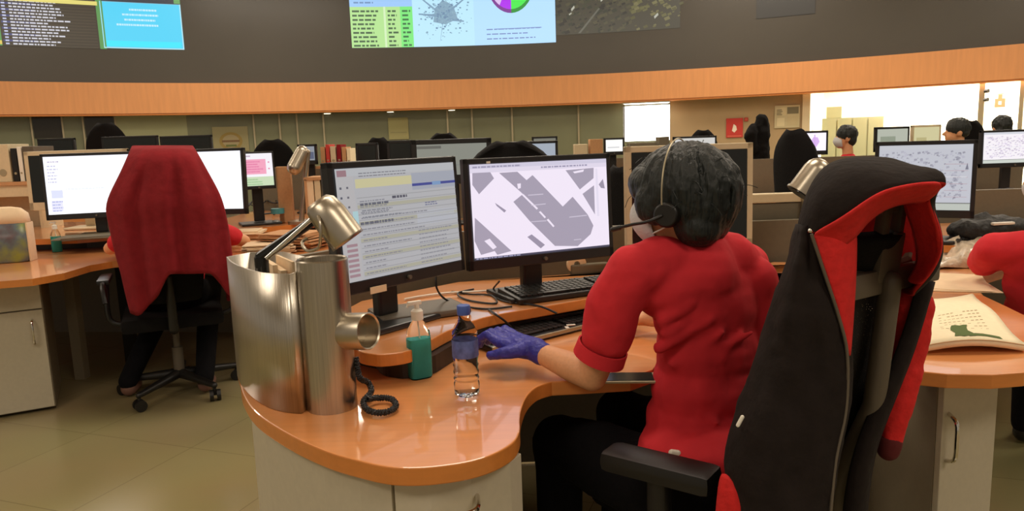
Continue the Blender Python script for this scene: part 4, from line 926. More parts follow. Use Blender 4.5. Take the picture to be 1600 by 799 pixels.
# ------------------------------------------------------------------ generic people and chairs
def office_chair(label, x, y, yaw, top=1.12, m=None, group=None, arms=True, wide=.46, base=True, name='office_chair'):
    """yaw: direction the sitter faces, 0 = +y"""
    m = m or M_fabric
    t = thing(name, label, 'chair', (x, y, 0), yaw, group)
    b = MB(); b.box((0, .02, .44), (.50, .47, .08), bev=.03); b.build('seat', m, t)
    b = MB(); hw = wide/2; z0_ = .56
    def q(u, v):
        ww = hw*(.78+.22*math.sin(min(1, v*1.6)*PI/2))*(1 if v < .75 else math.sqrt(max(.05, 1-((v-.75)/.262)**2)))
        return (u*ww, -.24-.10*v+.035*u*u-.02*math.sin(v*PI), z0_+(top-z0_)*v)
    b.grid([[q(k/5, v/12) for k in range(-5, 6)] for v in range(13)]); b.build('backrest', m, t, solid=.045, subd=1)
    b = MB(); b.chain([((0, -.05, .39), .025), ((0, -.29, .42), .025), ((0, -.32, .70), .02)]); b.build('back_support', M_black, t)
    if arms:
        for s in (-1, 1):
            b = MB(); b.tube([(s*.24, -.02, .42), (s*.31, -.02, .46), (s*.31, .0, .62), (s*.31, .12, .665), (s*.31, -.16, .665), (s*.30, -.22, .58)], .014); b.box((s*.31, -.01, .675), (.06, .26, .025), bev=.01); b.build('armrest', M_black, t)
    if base:
        b = MB(); b.cyl((0, 0, .10), (0, 0, .26), .028); b.cyl((0, 0, .26), (0, 0, .41), .018); b.build('gas_lift', M_greypl, t)
        for k in range(5):
            a = k*2*PI/5+.25; e = Vector((.31*math.cos(a), .31*math.sin(a), .085))
            b = MB(); b.cap((0, 0, .11), e, .028, .016); lg = b.build('base_leg', M_black, t)
            b = MB(); d_ = Vector((math.cos(a+1), math.sin(a+1), 0)); c0 = Vector((e.x, e.y, .031))
            b.cyl(c0-d_*.028, c0-d_*.008, .030); b.cyl(c0+d_*.008, c0+d_*.028, .030); b.cyl(c0, e, .008); b.build('caster', M_black, lg)
    return t
def seated(label, head, yaw, shirt, mask=True, spread=0, feet=None, shoe=None, hyaw=None, lean=0, seat=.46, hairlen=1.0, arms_fwd=True, s=1.0, rm=.010):
    """head: world head centre; body facing yaw (0=+y)"""
    fw = Vector((-math.sin(yaw), math.cos(yaw), 0)); rt = Vector((fw.y, -fw.x, 0)); hy = yaw if hyaw is None else hyaw
    hf = Vector((-math.sin(hy), math.cos(hy), 0)); hr = Vector((hf.y, -hf.x, 0)); H_ = Matrix((hr, hf, UP)).transposed()
    B_ = Matrix((rt, fw, UP)).transposed()
    def h(x, y, z): return head+H_ @ V(x, y, z)
    base = head-fw*(.06+lean); pl = V(base.x, base.y, seat+.11)-fw*.04
    t = thing('person', label, 'person', (pl.x, pl.y, 0))
    nk = head+V(0, 0, -.20)-fw*.03; L_ = nk-rt*.18+V(0, 0, -.06); R_ = nk+rt*.18+V(0, 0, -.06)
    zt = max(.80, nk.z-.30)
    eL = L_-rt*(.06+spread)+fw*.12; eL.z = zt; eR = R_+rt*(.06+spread)+fw*.12; eR.z = zt
    wL = eL+fw*.22+rt*(.06+spread*.6); wR = eR+fw*.22-rt*(.06+spread*.6); wL.z = wR.z = .79
    b = MB()
    b.ball(h(0, -.005, .02), (.074, .092, .100), H_); b.ball(h(0, .035, -.045), (.056, .058, .062), H_); b.ball(h(0, .056, -.085), (.03, .03, .024), H_)
    b.cap(h(0, .094, 0), h(0, .108, -.022), .009, .013)
    for q_ in (-1, 1): b.ball(h(q_*.076, -.008, -.015), (.009, .019, .032), H_)
    b.cap(h(0, -.02, -.06), nk, .05, .055); b.chain([(nk, .055), (nk.lerp(pl, .5), .07), (pl, .07)]); b.cap(L_, R_, .045)
    for a_, e_, w_ in ((L_, eL, wL), (R_, eR, wR)): b.chain([(a_, .045), (e_, .036), (w_, .026)]); handprims(b, w_, fw, UP, None, lat=-1)
    b.build('body', M_skin, t, remesh=.008, sm=3, world=True)
    b = MB(); b.ball(nk.lerp(pl, .25), (.18, .10, .10), B_); b.ball(nk.lerp(pl, .5), (.165, .115, .14), B_); b.ball(nk.lerp(pl, .8), (.165, .13, .14), B_); b.ball(pl, (.17, .14, .10), B_)
    b.cap(nk+V(0, 0, -.04), nk+V(0, 0, -.005), .09, .062); b.chain([(L_, .06), (nk+V(0, 0, -.03), .06)]); b.chain([(R_, .06), (nk+V(0, 0, -.03), .06)])
    for a_, e_ in ((L_, eL), (R_, eR)): b.chain([(a_, .062), (a_.lerp(e_, .7), .056)])
    b.build('shirt', shirt, t, remesh=.009, sm=4, disp=.012, dscale=.08, world=True)
    b = MB(); b.ball(pl-V(0, 0, .02), .14)
    for q_ in (-1, 1):
        kk = pl+fw*.40+rt*q_*.11; kk.z = seat+.05; ft = V(kk.x, kk.y, .09)-fw*.05 if not feet else feet[0 if q_ < 0 else 1]
        b.chain([(pl+rt*q_*.08, .10), (pl.lerp(kk, .5)+rt*q_*.03, .088), (kk, .068), (ft, .05)])
        fts = MB(); fts.chain([(ft-V(0, 0, .04), .042), (ft+fw*.08-V(0, 0, .05), .038), (ft+fw*.14-V(0, 0, .055), .032)]); fts.build('shoe', shoe or M_black, t, remesh=.008, sm=2, world=True)
    b.build('trousers', M_trouser, t, remesh=.011, sm=3, world=True)
    b = MB(); b.ball(h(0, -.014, .034), (.086, .104, .096), H_); b.ball(h(0, -.05, -.02*hairlen), (.076, .06, .075*hairlen), H_)
    for k in range(40):
        a = rr_.uniform(0, 2*PI); f_ = rr_.uniform(.3, 1.3 if math.sin(a) > .2 else 1.8); p_ = V(.086*math.sin(f_)*math.cos(a), .104*math.sin(f_)*math.sin(a)-.014, .096*math.cos(f_)+.034)
        b.cap(h(*p_), h(*(p_+V(0, 0, -.03))), .009, .004, seg=6)
    b.build('hair', M_hair, t, remesh=.006, sm=2, world=True)
    if mask:
        b = MB(); b.grid([[h(ww*math.sin(t_*PI/2), yy*.35+yy*.65*math.cos(t_*PI/2*.95), z) for t_ in [-1+2*k/8 for k in range(9)]] for z, yy, ww in [(.004, .104, .026), (-.012, .116, .048), (-.035, .122, .064), (-.058, .116, .066), (-.080, .100, .060), (-.098, .080, .045)]])
        b.build('face_mask', M_mask, t, solid=.002, subd=1, world=True)
    return t
# ------------------------------------------------------------------ left desk
t = thing('desk', 'long orange beech desk along the left side carrying the white monitors', 'desk', (-2.6, 4.6, 0))
edge = xy([(-90, 447), (0, 440), (50, 436), (100, 427), (140, 415), (175, 409), (220, 405), (300, 402), (370, 400), (440, 398), (520, 398)], DESK)
b = MB(); b.prism(edge+[(-.85, 5.3), (-1.9, 5.6), (-5.0, 5.9), (-5.2, 4.0)], DESK-.035, DESK); o = b.build('worktop', M_desk, t, smooth=False, world=True, mats=[M_edge])
for p in o.data.polygons:
    if abs(p.normal.z) < .5: p.material_index = 1
re = xy([(-90, 380), (0, 376), (60, 374), (120, 372), (170, 368), (260, 366), (380, 358), (450, 352)], RZ)
b = MB(); b.prism(re+[(-1.0, 5.3), (-1.9, 5.55), (-4.9, 5.85)], RZ-.035, RZ); o = b.build('riser_shelf', M_desk, t, smooth=False, world=True, mats=[M_edge])
for p in o.data.polygons:
    if abs(p.normal.z) < .5: p.material_index = 1
b = MB(); b.prism([(x, y+.1) for x, y in re]+[(-1.05, 5.2), (-1.9, 5.45), (-4.8, 5.75)], DESK+.001, RZ-.036); b.build('riser_support', M_black, t, smooth=False, world=True)
b = MB(); b.prism([(-2.3, 5.35), (-.95, 5.1), (-.95, 5.14), (-2.3, 5.39)], .0, DESK-.036); b.prism([(-4.9, 5.7), (-2.3, 5.35), (-2.3, 5.39), (-4.9, 5.74)], 0, DESK-.036); b.build('modesty_panel', M_grey, t, smooth=False, world=True)
for px_, dy in ((200, 4.5), (118, 4.3)):
    g = D(px_, 500, dy); b = MB(); b.box((g.x, g.y, .35), (.06, .06, .70)); b.build('leg', M_black if px_ == 200 else M_cabdark, t, smooth=False, world=True)
# cabinet under it
u_ = Vector((.219, .117, 0)).normalized(); n_ = Vector((-u_.y, u_.x, 0)); c1_ = Vector((-2.437, 3.755, 0)); c0_ = c1_-u_*1.1
t = thing('cabinet', 'beige drawer cabinet under the left desk', 'cabinet', c1_-u_*.5+n_*.25)
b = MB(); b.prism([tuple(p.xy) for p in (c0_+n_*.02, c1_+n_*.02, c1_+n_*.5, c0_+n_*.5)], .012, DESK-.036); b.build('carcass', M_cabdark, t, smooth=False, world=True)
for i in range(2):
    s0 = c1_-u_*(.55*i+.004); s1 = c1_-u_*(.55*(i+1)-.004)
    b = MB(); b.prism([tuple(p.xy) for p in (s1, s0, s0+n_*.019, s1+n_*.019)], .55, DESK-.038); dr = b.build('drawer', M_cab, t, smooth=False, world=True, bevel=.002)
    m_ = (s0+s1)/2+V(-.0, 0, .635)-u_*.0
    b = MB(); b.tube([m_-u_*.06-n_*.0, m_-u_*.05-n_*.03, m_+u_*.05-n_*.03, m_+u_*.06], .005); b.build('drawer_handle', M_chrome, dr, world=True)
    b = MB(); b.prism([tuple(p.xy) for p in (s1, s0, s0+n_*.019, s1+n_*.019)], .02, .543); dr = b.build('door', M_cab, t, smooth=False, world=True, bevel=.002)
    m_ = s0-u_*.05+V(0, 0, .43)
    b = MB(); b.tube([m_+UP*.065, m_+UP*.05-n_*.03, m_-UP*.05-n_*.03, m_-UP*.065], .0055); b.build('door_handle', M_chrome, dr, world=True)
# chair with the dark red jacket, and its sitter
cb = P(284, 612, 0); lc = office_chair('black swivel chair on casters under the dark red jacket', cb.x, cb.y, .42, top=1.20, wide=.36)
hd = D(258, 292, cb.y+.10)
seated('person in a red top mostly hidden behind the dark red jacket', V(hd.x, cb.y+.14, 1.17), .2, M_red, mask=False, lean=.02, spread=.12, shoe=mat('brown_shoe', (120, 84, 70), rough=.6), feet=[P(200, 596, .09), P(320, 590, .09)])
t = thing('dark_red_jacket', 'dark red fleece jacket draped over the back of the left swivel chair', 'jacket', (cb.x, cb.y-.45, .55))
yj = cb.y-.42
rj = [(229, 206, 302, .10), (233, 203, 307, .02), (245, 199, 312, -.01), (270, 188, 326, -.02), (300, 172, 343, -.03), (322, 163, 351, -.04), (345, 168, 356, -.03), (370, 173, 360, -.03), (400, 180, 364, -.03), (425, 188, 366, -.03)]
rj += [(445, 192, 367, -.02), (470, 198, 367, -.01), (500, 206, 367, .0)]
def ji(y, c):
    for A_, B_ in zip(rj[:-1], rj[1:]):
        if y <= B_[0]: f = max(0, (y-A_[0])/(B_[0]-A_[0])); return A_[c]+(B_[c]-A_[c])*f
    return rj[-1][c]
ybs = [(0, 488), (.08, 495), (.18, 480), (.30, 462), (.38, 440), (.42, 428), (.6, 428), (.80, 427), (.86, 440), (.93, 460), (1, 468)]
def yb(f):
    for (a, b_), (c, d) in zip(ybs[:-1], ybs[1:]):
        if f <= c: return b_+(d-b_)*(f-a)/(c-a)
rows = []
for i in range(17):
    r = []
    for k in range(-2, 27):
        f_ = min(1, max(0, k/24)); y = 229+(yb(f_)-229)*i/16; xl, xr, d = ji(y, 1), ji(y, 2), ji(y, 3)
        back = max(0, -k, k-24); wv = (.016*math.sin(f_*19+y*.008)+.012*math.sin(f_*37+1+y*.012))*min(1, max(0, (y-235))/60)
        r.append((xl+(xr-xl)*f_+(back*6 if k < 0 else -back*6), y+back*2, yj+d+.10*abs(2*f_-1)**2.5+wv+.16*back))
    rows.append(r)
b = MB(); b.grid([[D(*p) for p in r] for r in rows]); b.build('fleece_body', M_redj, t, solid=.012, subd=1, world=True)
# left desk clutter
A = P(-42, 418, DESK); t = thing('carrier_bag', 'patterned carrier bag with pale edges at the left end of the left desk', 'bag', (A.x, A.y+.16, DESK), .25)
pcol = mat('bag_print', (104, 88, 80), rough=.35, var=.45, bscale=9, vscale=9)
nt = pcol.node_tree; rp = [n for n in nt.nodes if n.type == 'VALTORGB'][0]; rp.color_ramp.elements[0].color = (*lin((88, 50, 52)), 1); rp.color_ramp.elements[1].color = (*lin((140, 152, 70)), 1); e = rp.color_ramp.elements.new(.5); e.color = (*lin((96, 108, 112)), 1)
b = MB(); rows = []
for z, w_, d_ in [(0, .19, .08), (.01, .20, .085), (.12, .205, .085), (.22, .205, .07), (.27, .20, .05), (.30, .17, .025), (.31, .12, .01)]:
    rows.append([V(w_*math.copysign(abs(math.cos(a))**.45, math.cos(a)), d_*math.copysign(abs(math.sin(a))**.45, math.sin(a)), z) for a in [2*PI*(k+.5)/24 for k in range(24)]])
b.grid(rows[:4], closed=True); b.build('printed_body', pcol, t, solid=.004); b = MB(); b.grid(rows[3:], closed=True); b.build('folded_top', M_paper, t, solid=.005)
b = MB()
b.box((.204, 0, .11), (.010, .10, .22), bev=.004); b.build('pale_edge', M_paper, t)
def stack(name, label, px, py, z, sx, sy, n, rot, m=M_paper, cat='papers', jit=.02, th=.006):
    A = P(px, py, z); o = MB(); rr = random.Random(px)
    for k in range(n): o.box((A.x+rr.uniform(-jit, jit), A.y+rr.uniform(-jit, jit), z+.001+th*(k+.5)), (sx, sy, th*.9), Rz(rot+rr.uniform(-.12, .12)))
    t = tag(o.build(name, m, smooth=False), label, cat); return t
stack('paper_pile', 'pile of loose papers on the left desk right of the red jacket', 425, 394, DESK, .26, .22, 9, .2)
stack('paper_pile', 'tall pile of folded brown papers behind the steel bin', 465, 388, DESK, .30, .24, 16, -.3, M_card, jit=.03)
stack('paper_pile', 'flat papers left of the small bottle with blue ends', 380, 381, DESK, .26, .20, 14, .1, M_paper, jit=.03)
stack('paper_pile', 'sheets lying under the bright white monitor beside the teal gel bottle', 145, 372, RZ, .34, .22, 3, .3, M_grey)
A = P(437, 368, DESK); t = thing('tumbler', 'clear drinks tumbler with teal top and base among the papers', 'bottle', A)
b = MB(); b.lathe([(0, 0), (.042, 0), (.042, .03), (.04, .04), (.04, .15)], seg=24); b.build('body', M_clear, t); MB().lathe([(0, .15), (.044, .15), (.044, .185), (0, .187)], seg=24).build('lid', M_teal, t); MB().lathe([(0, -.0), (.0425, .001), (.0425, .05), (0, .05)], seg=24).build('base', M_teal, t)
for i, (pts, r) in enumerate([([(380, 312), (400, 322), (425, 310), (440, 328), (410, 335)], .006), ([(385, 325), (405, 308), (430, 318), (450, 305)], .008)]):
    tag(MB().tube([P(x, y, RZ+.01) for x, y in pts], r, sub=5).build('cable', M_cable), ['black cables tangled below the pink chart monitor', 'thick black cable coiled under the pink chart monitor'][i], 'cable')
# ------------------------------------------------------------------ right desk
t = thing('desk', 'orange beech curved desk on the right carrying the open papers and a plastic bag', 'desk', (2.0, 2.6, 0))
rd = xy([(1372, 560), (1400, 572), (1430, 580), (1480, 585), (1550, 586), (1600, 582), (1680, 562), (1720, 530), (1700, 510), (1600, 492), (1565, 475), (1537, 462), (1525, 447), (1532, 433), (1570, 422), (1640, 416), (1720, 412)], DESK)
b = MB(); b.prism(rd+[(3.6, 3.9), (1.6, 3.95), (1.5, 3.0), (1.25, 2.3)], DESK-.036, DESK); o = b.build('worktop', M_desk, t, smooth=False, bevel=.003, world=True, mats=[M_edge])
for p in o.data.polygons:
    if abs(p.normal.z) < .5: p.material_index = 1
b = MB(); rr3 = xy([(1372, 384), (1450, 384), (1520, 384), (1570, 385), (1640, 386)], RZ); b.prism(rr3+[(3.4, 3.85), (1.62, 3.9)], RZ-.03, RZ); o = b.build('riser_shelf', M_desk, t, smooth=False, world=True, mats=[M_edge])
for p in o.data.polygons:
    if abs(p.normal.z) < .5: p.material_index = 1
b = MB(); b.prism([(x+.01, y+.06) for x, y in rr3]+[(3.3, 3.8), (1.68, 3.8)], DESK+.001, RZ-.031); b.build('riser_support', M_black, t, smooth=False, world=True)
c1_ = D(1465, 600, 1.84); cl_ = D(1372, 600, 2.25); cr_ = D(1550, 600, 1.92)
b = MB(); b.prism([(cl_.x, cl_.y), (c1_.x, c1_.y), (cr_.x, cr_.y), (cr_.x+.05, 2.35), (cl_.x+.1, 2.6)], .02, DESK-.0365); b.build('pedestal', M_cabdark, t, smooth=False, world=True)  # dark colour stands in for shade on the face turned from the light
front('pedestal_door', [(c1_.x+.002, c1_.y), (cr_.x, cr_.y)], .03, DESK-.04, M_cab, t)
hx = c1_.lerp(cr_, .14); b = MB(); b.tube([(hx.x, hx.y-.018, .585), (hx.x+.004, hx.y-.05, .57), (hx.x+.004, hx.y-.055, .52), (hx.x+.004, hx.y-.05, .47), (hx.x, hx.y-.018, .455)], .0055); b.build('door_handle', M_chrome, bpy.data.objects['pedestal_door'], world=True)
q = [P(1545, 300, 1.0), P(1600, 300, 1.0)]
b = MB(); b.prism([(1.7, 3.98), (3.7, 3.98), (3.7, 4.02), (1.7, 4.02)], 0, .98); b.build('privacy_panel', M_grey, t, smooth=False, world=True)
# thick open papers
b = MB(); rows = []
c4 = [P(1431, 543, DESK+.02), P(1600, 545, DESK+.02), P(1590, 462, DESK+.02), P(1470, 450, DESK+.02)]
c4[1] = P(1604, 540, DESK+.02); c4[2] = P(1520, 458, DESK+.02); c4[3] = P(1440, 470, DESK+.02)
t = thing('open_map_pad', 'thick curled pad of yellowed printed sheets on the right desk edge', 'papers', ((c4[0]+c4[2])/2).to_tuple()[:2]+(DESK,))
def quadp(u, v, z=0):
    p = c4[0].lerp(c4[1], u).lerp(c4[3].lerp(c4[2], u), v); return V(p.x, p.y, DESK+.020+.012*math.sin(u*PI)*(1-v)+.006*math.sin(v*9+u*3)+z)
b.grid([[quadp(u/12, v/10) for u in range(13)] for v in range(11)]); b.build('top_sheet', M_paper2, t, solid=.003, world=True)
b = MB(); b.grid([[quadp(u/12, v/10, -.010) for u in range(13)] for v in range(11)]); b.build('lower_sheets', M_paper, t, solid=.014, world=True)
b = MB()
for i in range(7):
    v = .26+i*.05
    for k in range(10):
        u = .25+k*.055
        if rnd.random() < .85: b.grid([[quadp(u, v, .0022), quadp(u+.035, v, .0022)], [quadp(u, v+.008, .0022), quadp(u+.035, v+.008, .0022)]])
b.build('printed_lines', mat('faded_ink', (170, 150, 110), rough=.9), t, world=True)['kind'] = 'stuff'
b = MB(); b.grid([[quadp(.36+.18*u/4+.02*math.sin(v*2), .06+.28*v/4+.01*math.sin(u*2.3), .0024) for u in range(5)] for v in range(5)]); b.grid([[quadp(.5+.3*u/4, .05+.06*v/2+.02*math.sin(u), .0026) for u in range(5)] for v in range(3)]); b.build('printed_map_patch', M_green, t, world=True)
stack('paper_sheet', 'pale sheets lying on the right desk behind the curled pad', 1478, 442, DESK, .26, .34, 3, -.35, M_paper, th=.002)
# crumpled clear bag
b = MB(); A = P(1500, 409, DESK); t = thing('plastic_bag', 'crumpled clear plastic bag on the right desk in front of the riser', 'bag', A)
rows = []
for i in range(12):
    rows.append([])
    for j in range(18):
        u, v = j/17*2-1, i/11*2-1; h_ = max(0, (1-u*u)*(1-v*v))**.5*.13*(.6+.8*noise.noise(V(u*3, v*3, 1.3)))+.006
        h_ += .018*noise.noise(V(u*8, v*8, 4)); rows[-1].append(V(A.x+u*.26+v*.06, A.y+v*.17, DESK+max(.003, h_)))
b.grid(rows); m_pb = mat('crinkled_plastic', (214, 196, 172), rough=.15, bump=.9, bscale=30, var=.25, coat=.8); m_pb.node_tree.nodes['Principled BSDF'].inputs['Transmission Weight'].default_value = .12; b.build('plastic_film', m_pb, t, world=True, solid=.002)
# black bag and cables on riser
A = P(1545, 376, RZ); b = MB()
b.ball((A.x, A.y, RZ+.055), (.17, .10, .055)); b.ball((A.x-.10, A.y-.02, RZ+.05), (.09, .08, .05)); b.ball((A.x+.1, A.y, RZ+.05), (.10, .09, .05)); b.cap((A.x-.15, A.y, RZ+.06), (A.x-.02, A.y, RZ+.11), .02)
tb_ = thing('black_bag', 'black cloth bag lying on the riser of the right desk', 'bag', (A.x, A.y, RZ)); b.build('bag_body', M_bagb, tb_, remesh=.008, sm=3, disp=.03, dscale=.06, world=True)
b = MB(); b.box((A.x, A.y-.085, RZ+.085), (.10, .02, .012), Rz(.1), bev=.004); b.build('pale_tag', M_white, tb_, world=True)
for i in range(3):
    pts = [P(1488+rnd.uniform(-8, 34), 372+rnd.uniform(-9, 5), RZ+.012+.012*(k % 2)) for k in range(8)]
    tag(MB().tube(pts, .006, closed=True, sub=5).build('cable', [M_cable, M_greypl, M_cable][i]), 'dark cable tangled beside the black bag on the right riser', 'cable', 'cables tangled beside the black bag')
# partition and steel lamp between the two desks
A = D(1172, 310, 2.95); B_ = D(1262, 308, 2.95)
t = thing('partition', 'dark grey steel-framed partition between the cream monitor and the hooded jacket', 'partition', ((A.x+B_.x)/2, 2.97, 0))
zt_ = D(1210, 303, 2.95).z
b = MB(); b.box(((A.x+B_.x)/2, 2.98, zt_/2-.02), (B_.x-A.x, .03, zt_-.04)); b.build('panel', M_grey, t, smooth=False, world=True)
b = MB(); b.box(((A.x+B_.x)/2, 2.98, zt_-.018), (B_.x-A.x+.02, .05, .036), bev=.004); b.build('top_rail', M_cream, t, smooth=False, world=True)
b = MB(); b.cyl((B_.x, 2.95, 0), (B_.x, 2.95, zt_), .025); b.build('post', M_steel2, t, world=True)
h0 = D(1276, 268, 2.60); h1 = D(1252, 300, 2.60); ax = (h1-h0).normalized()
t = thing('desk_lamp', 'steel cylinder lamp head rising left of the hooded jacket', 'lamp', (D(1275, 400, 2.64).x, 2.64, DESK))
b = MB(); b.cyl(h0, h1, .048, .048, seg=32); b.cyl(h1, h1+ax*.008, .052, seg=32); b.ball(h0, .047); b.build('shade', M_steel2, t, world=True)
b = MB(); b.cyl(h1+ax*.006, h1+ax*.012, .044); b.build('lamp_glass', M_gloss, t, world=True)
g = D(1262, 300, 2.66); b = MB(); b.cap(g, (g.x-.0, g.y, .76), .012); b.cyl((g.x, g.y, DESK), (g.x, g.y, .76), .06); b.build('arm', M_steel2, t, world=True)
# near person at right edge
hd = D(1662, 276, 2.5)
seated('person in a red top and mask cut off by the right edge of the photo', hd, math.radians(-42), M_red, hyaw=math.radians(75), lean=-.24, spread=0)
# ------------------------------------------------------------------ background desks
def bgdesk(label, px0, px1, y, depth=.8, div=1.1, name='desk'):
    A = D(px0, 300, y); B_ = D(px1, 300, y); t = thing(name, label, 'desk', ((A.x+B_.x)/2, y, 0)); cx_ = (A.x+B_.x)/2; L = B_.x-A.x
    b = MB(); b.box((cx_, y+depth/2, DESK-.018), (L, depth, .036)); b.build('worktop', M_desk, t, smooth=False, world=True)
    b = MB(); b.box((cx_, y+depth+.03, div/2), (L, .04, div)); b.build('divider', M_grey, t, smooth=False, world=True)
    for x in (A.x+.25, B_.x-.25): b = MB(); b.box((x, y+depth/2, (DESK-.037)/2), (.45, depth*.9, DESK-.037)); b.build('pedestal', M_cab, t, smooth=False, world=True)
    return t
bgdesk('background desk behind the left desk with dark monitors', -80, 330, 7.0, div=1.12)
bgdesk('background desk with binders behind the steel lamp', 345, 600, 6.4, div=1.15)
bgdesk('background desk behind the two black monitors of the curved desk', 610, 905, 5.0, div=1.1)
bgdesk('far desk in front of the bright window', 815, 1130, 7.6, div=1.1)
bgdesk('background desk below the beige wall and lit room', 1140, 1440, 6.3, div=1.08)
bgdesk('background desk at far right carrying the bright map monitor', 1450, 1720, 5.2, div=1.0)
def bmon(label, x0, x1, y0, y1, d, items=None, bg=(40, 40, 40), s=1, bez=M_bezel, z=DESK, bw=.02, **k):
    A = D(x0, y1, d); B_ = D(x1, y1, d); return monitor(label, (A.x, d), (B_.x, d), A.z, D(x0, y0, d).z, z, items, bg, s, bez=bez, scr=items is not None, bw=bw, tilt=.02, **k)
bmon('dark monitor on the background desk above the left white monitor', 162, 250, 214, 262, 7.3)
bmon('dark monitor on the background desk just left of the emblem poster', 253, 334, 213, 262, 7.3)
bmon('dark monitor above the large cream-framed monitor at far left', 62, 120, 217, 262, 7.3)
bmon('large cream-framed monitor behind the left white monitor', 46, 207, 237, 330, 5.05, bez=M_cream, z=RZ, bw=.03)
bmon('small pale screen standing among the binders behind the steel lamp', 466, 496, 226, 258, 6.7, [R2(.05, .1, .95, .6, (120, 130, 160))], (190, 196, 206), .5)
bmon('black monitor left of the wide grey screen, smaller one', 557, 592, 224, 262, 5.6)
bmon('black monitor directly left of the wide grey screen', 606, 647, 220, 262, 5.4)
bmon('wide monitor with a grey screen behind the left black monitor', 646, 770, 219, 290, 5.3, [R2(.0, .86, .35, .95, (110, 110, 104)), R2(0, .3, 1, .34, (140, 144, 140))], (150, 152, 142), .75, bw=.035)
bmon('monitor with a light blue screen behind the lilac map monitor', 790, 873, 222, 275, 5.5, [R2(.1, .2, .8, .5, (150, 170, 200))], (176, 186, 200), .8)
bmon('dark topped monitor peeking over the light blue screen', 832, 872, 214, 250, 8.0, [R2(0, .8, 1, 1, (120, 120, 110))], (226, 226, 216), .9)
bmon('small white screen left of the cream-framed monitor', 944, 976, 216, 243, 7.9, [R2(.1, .3, .8, .4, (200, 200, 205))], (246, 246, 240), 1.1)
bmon('pale screen directly above the seated person in the red polo shirt', 1052, 1120, 214, 262, 7.8, [R2(.3, .1, .5, .8, (190, 190, 200))], (214, 212, 208), .9)
bmon('bright lilac map screen left of the hooded jacket', 1253, 1294, 205, 243, 6.6, [([(.5+.2*math.cos(a), .5+.3*math.sin(a)) for a in (0, 1, 2, 3, 4, 5)], (205, 170, 225), 2), R2(.45, .1, .5, .9, (200, 160, 220), 3)], (240, 232, 250), 1.15)
bmon('small grey screen in front of the lit room', 1367, 1421, 199, 238, 6.7, [R2(.1, .3, .6, .6, (150, 158, 140))], (186, 190, 176), .9)
bmon('beige paper box shaped as a small glowing screen, just left of the dark-haired person in profile', 1424, 1470, 196, 238, 6.8, [R2(.1, .1, .5, .5, (190, 180, 130))], (214, 206, 160), .9, bez=M_cream)  # a paper box, given an added glow by the monitor builder
# chairs standing behind
def bch(label, px, pytop, d, yaw, arms=True, wide=.5, **k):
    dp = d-math.cos(yaw)*.34; A = D(px, pytop, dp); return office_chair(label, A.x-math.sin(yaw)*.34, d, yaw, top=A.z, arms=arms, wide=wide, **k)
bch('dark chair back rising above the dark monitors at upper left', 163, 193, 8.2, .2, wide=.42)
bch('dark chair back above the pink chart monitor', 424, 219, 8.0, 0, wide=.44)
bch('dark rounded chair back right behind the lilac map monitor', 797, 223, 4.1, PI, wide=.52)
bch('dark chair back beyond the wide grey screen', 693, 209, 7.6, PI, wide=.42)
bch('dark chair back between the small binders and the black monitors', 591, 216, 7.8, .3, wide=.3)
bch('dark chair back between the map monitor and the cream-framed monitor', 968, 262, 3.5, -1.0, wide=.34)
bch('tall black chair with oval back beside the lilac map screen', 1238, 204, 4.6, -1.05, wide=.30)
bch('dark chair back beyond the person in profile', 1518, 189, 8.4, 0, wide=.34)
bch('dark chair back above the pale screen over the seated person', 1099, 204, 9.0, 0, wide=.34)
# people behind
seated('person with dark hair and red top bending beside the lilac map screen', D(1321, 215, 7.6), math.radians(60), M_red, hyaw=math.radians(80), lean=.05)
seated('dark-haired person in profile facing left in front of the lit room', D(1494, 206, 6.9), math.radians(70), M_trouser, mask=False, hyaw=math.radians(78), hairlen=.6)
seated('dark-haired person below the red emblem sign, only the head top showing', D(1564, 200, 7.4), 0, M_trouser, mask=False)
# binders and boxes
t = thing('desk_shelf', 'low cream desk shelf at the far left holding the binders', 'shelf', (D(20, 290, 5.3).x, 5.35, RZ))
zs = D(30, 284, 5.3).z; xa, xb = D(-60, 284, 5.3).x, D(62, 284, 5.3).x
b = MB(); b.box(((xa+xb)/2, 5.4, zs-.012), (xb-xa, .26, .024)); b.build('shelf_board', M_card, t, smooth=False, world=True)
b = MB(); b.box(((xa+xb)/2, 5.5, (RZ+zs-.025)/2), (xb-xa, .02, zs-.025-RZ)); b.box(((xa+xb)/2, 5.29, zs-.065), (xb-xa, .02, .08)); b.build('shelf_panel', M_cream, t, smooth=False, world=True)
for x in (xa+.01, xb-.01): b = MB(); b.box((x, 5.4, (RZ+zs-.025)/2), (.02, .24, zs-.025-RZ)); b.build('side_panel', M_cream, t, smooth=False, world=True)
def binder(label, px0, px1, pyt, d, z, m, lean=0, group=None, dep=.24):
    A = D(px0, pyt, d); B_ = D(px1, pyt, d); H_ = A.z-z; w_ = B_.x-A.x
    t = thing('binder', label, 'binder', ((A.x+B_.x)/2, d+.12, z), 0, group)
    sh = Matrix.Rotation(lean, 4, 'Y')
    b = MB(); b.box((0, 0, H_/2), (w_*.94, dep, H_), bev=.004); b._xf(b.bm.verts, sh); b.build('cover', m, t, smooth=False)
    b = MB(); b.cyl((0, -dep/2-.002, H_*.25), (0, -dep/2+.002, H_*.25), w_*.22); b.build('finger_ring', M_alu, t)
binder('wide cream binder at the far left edge, first on the desk shelf', -14, 12, 226, 5.3, zs, M_cream)
binder('dark binder on the desk shelf right of the cream one', 15, 24, 232, 5.3, zs, M_black)
binder('pale grey binder on the desk shelf between the dark ones', 25, 32, 230, 5.3, zs, M_white)
binder('dark brown wide binder on the desk shelf nearest the cream-framed monitor', 33, 52, 229, 5.3, zs, M_greypl)
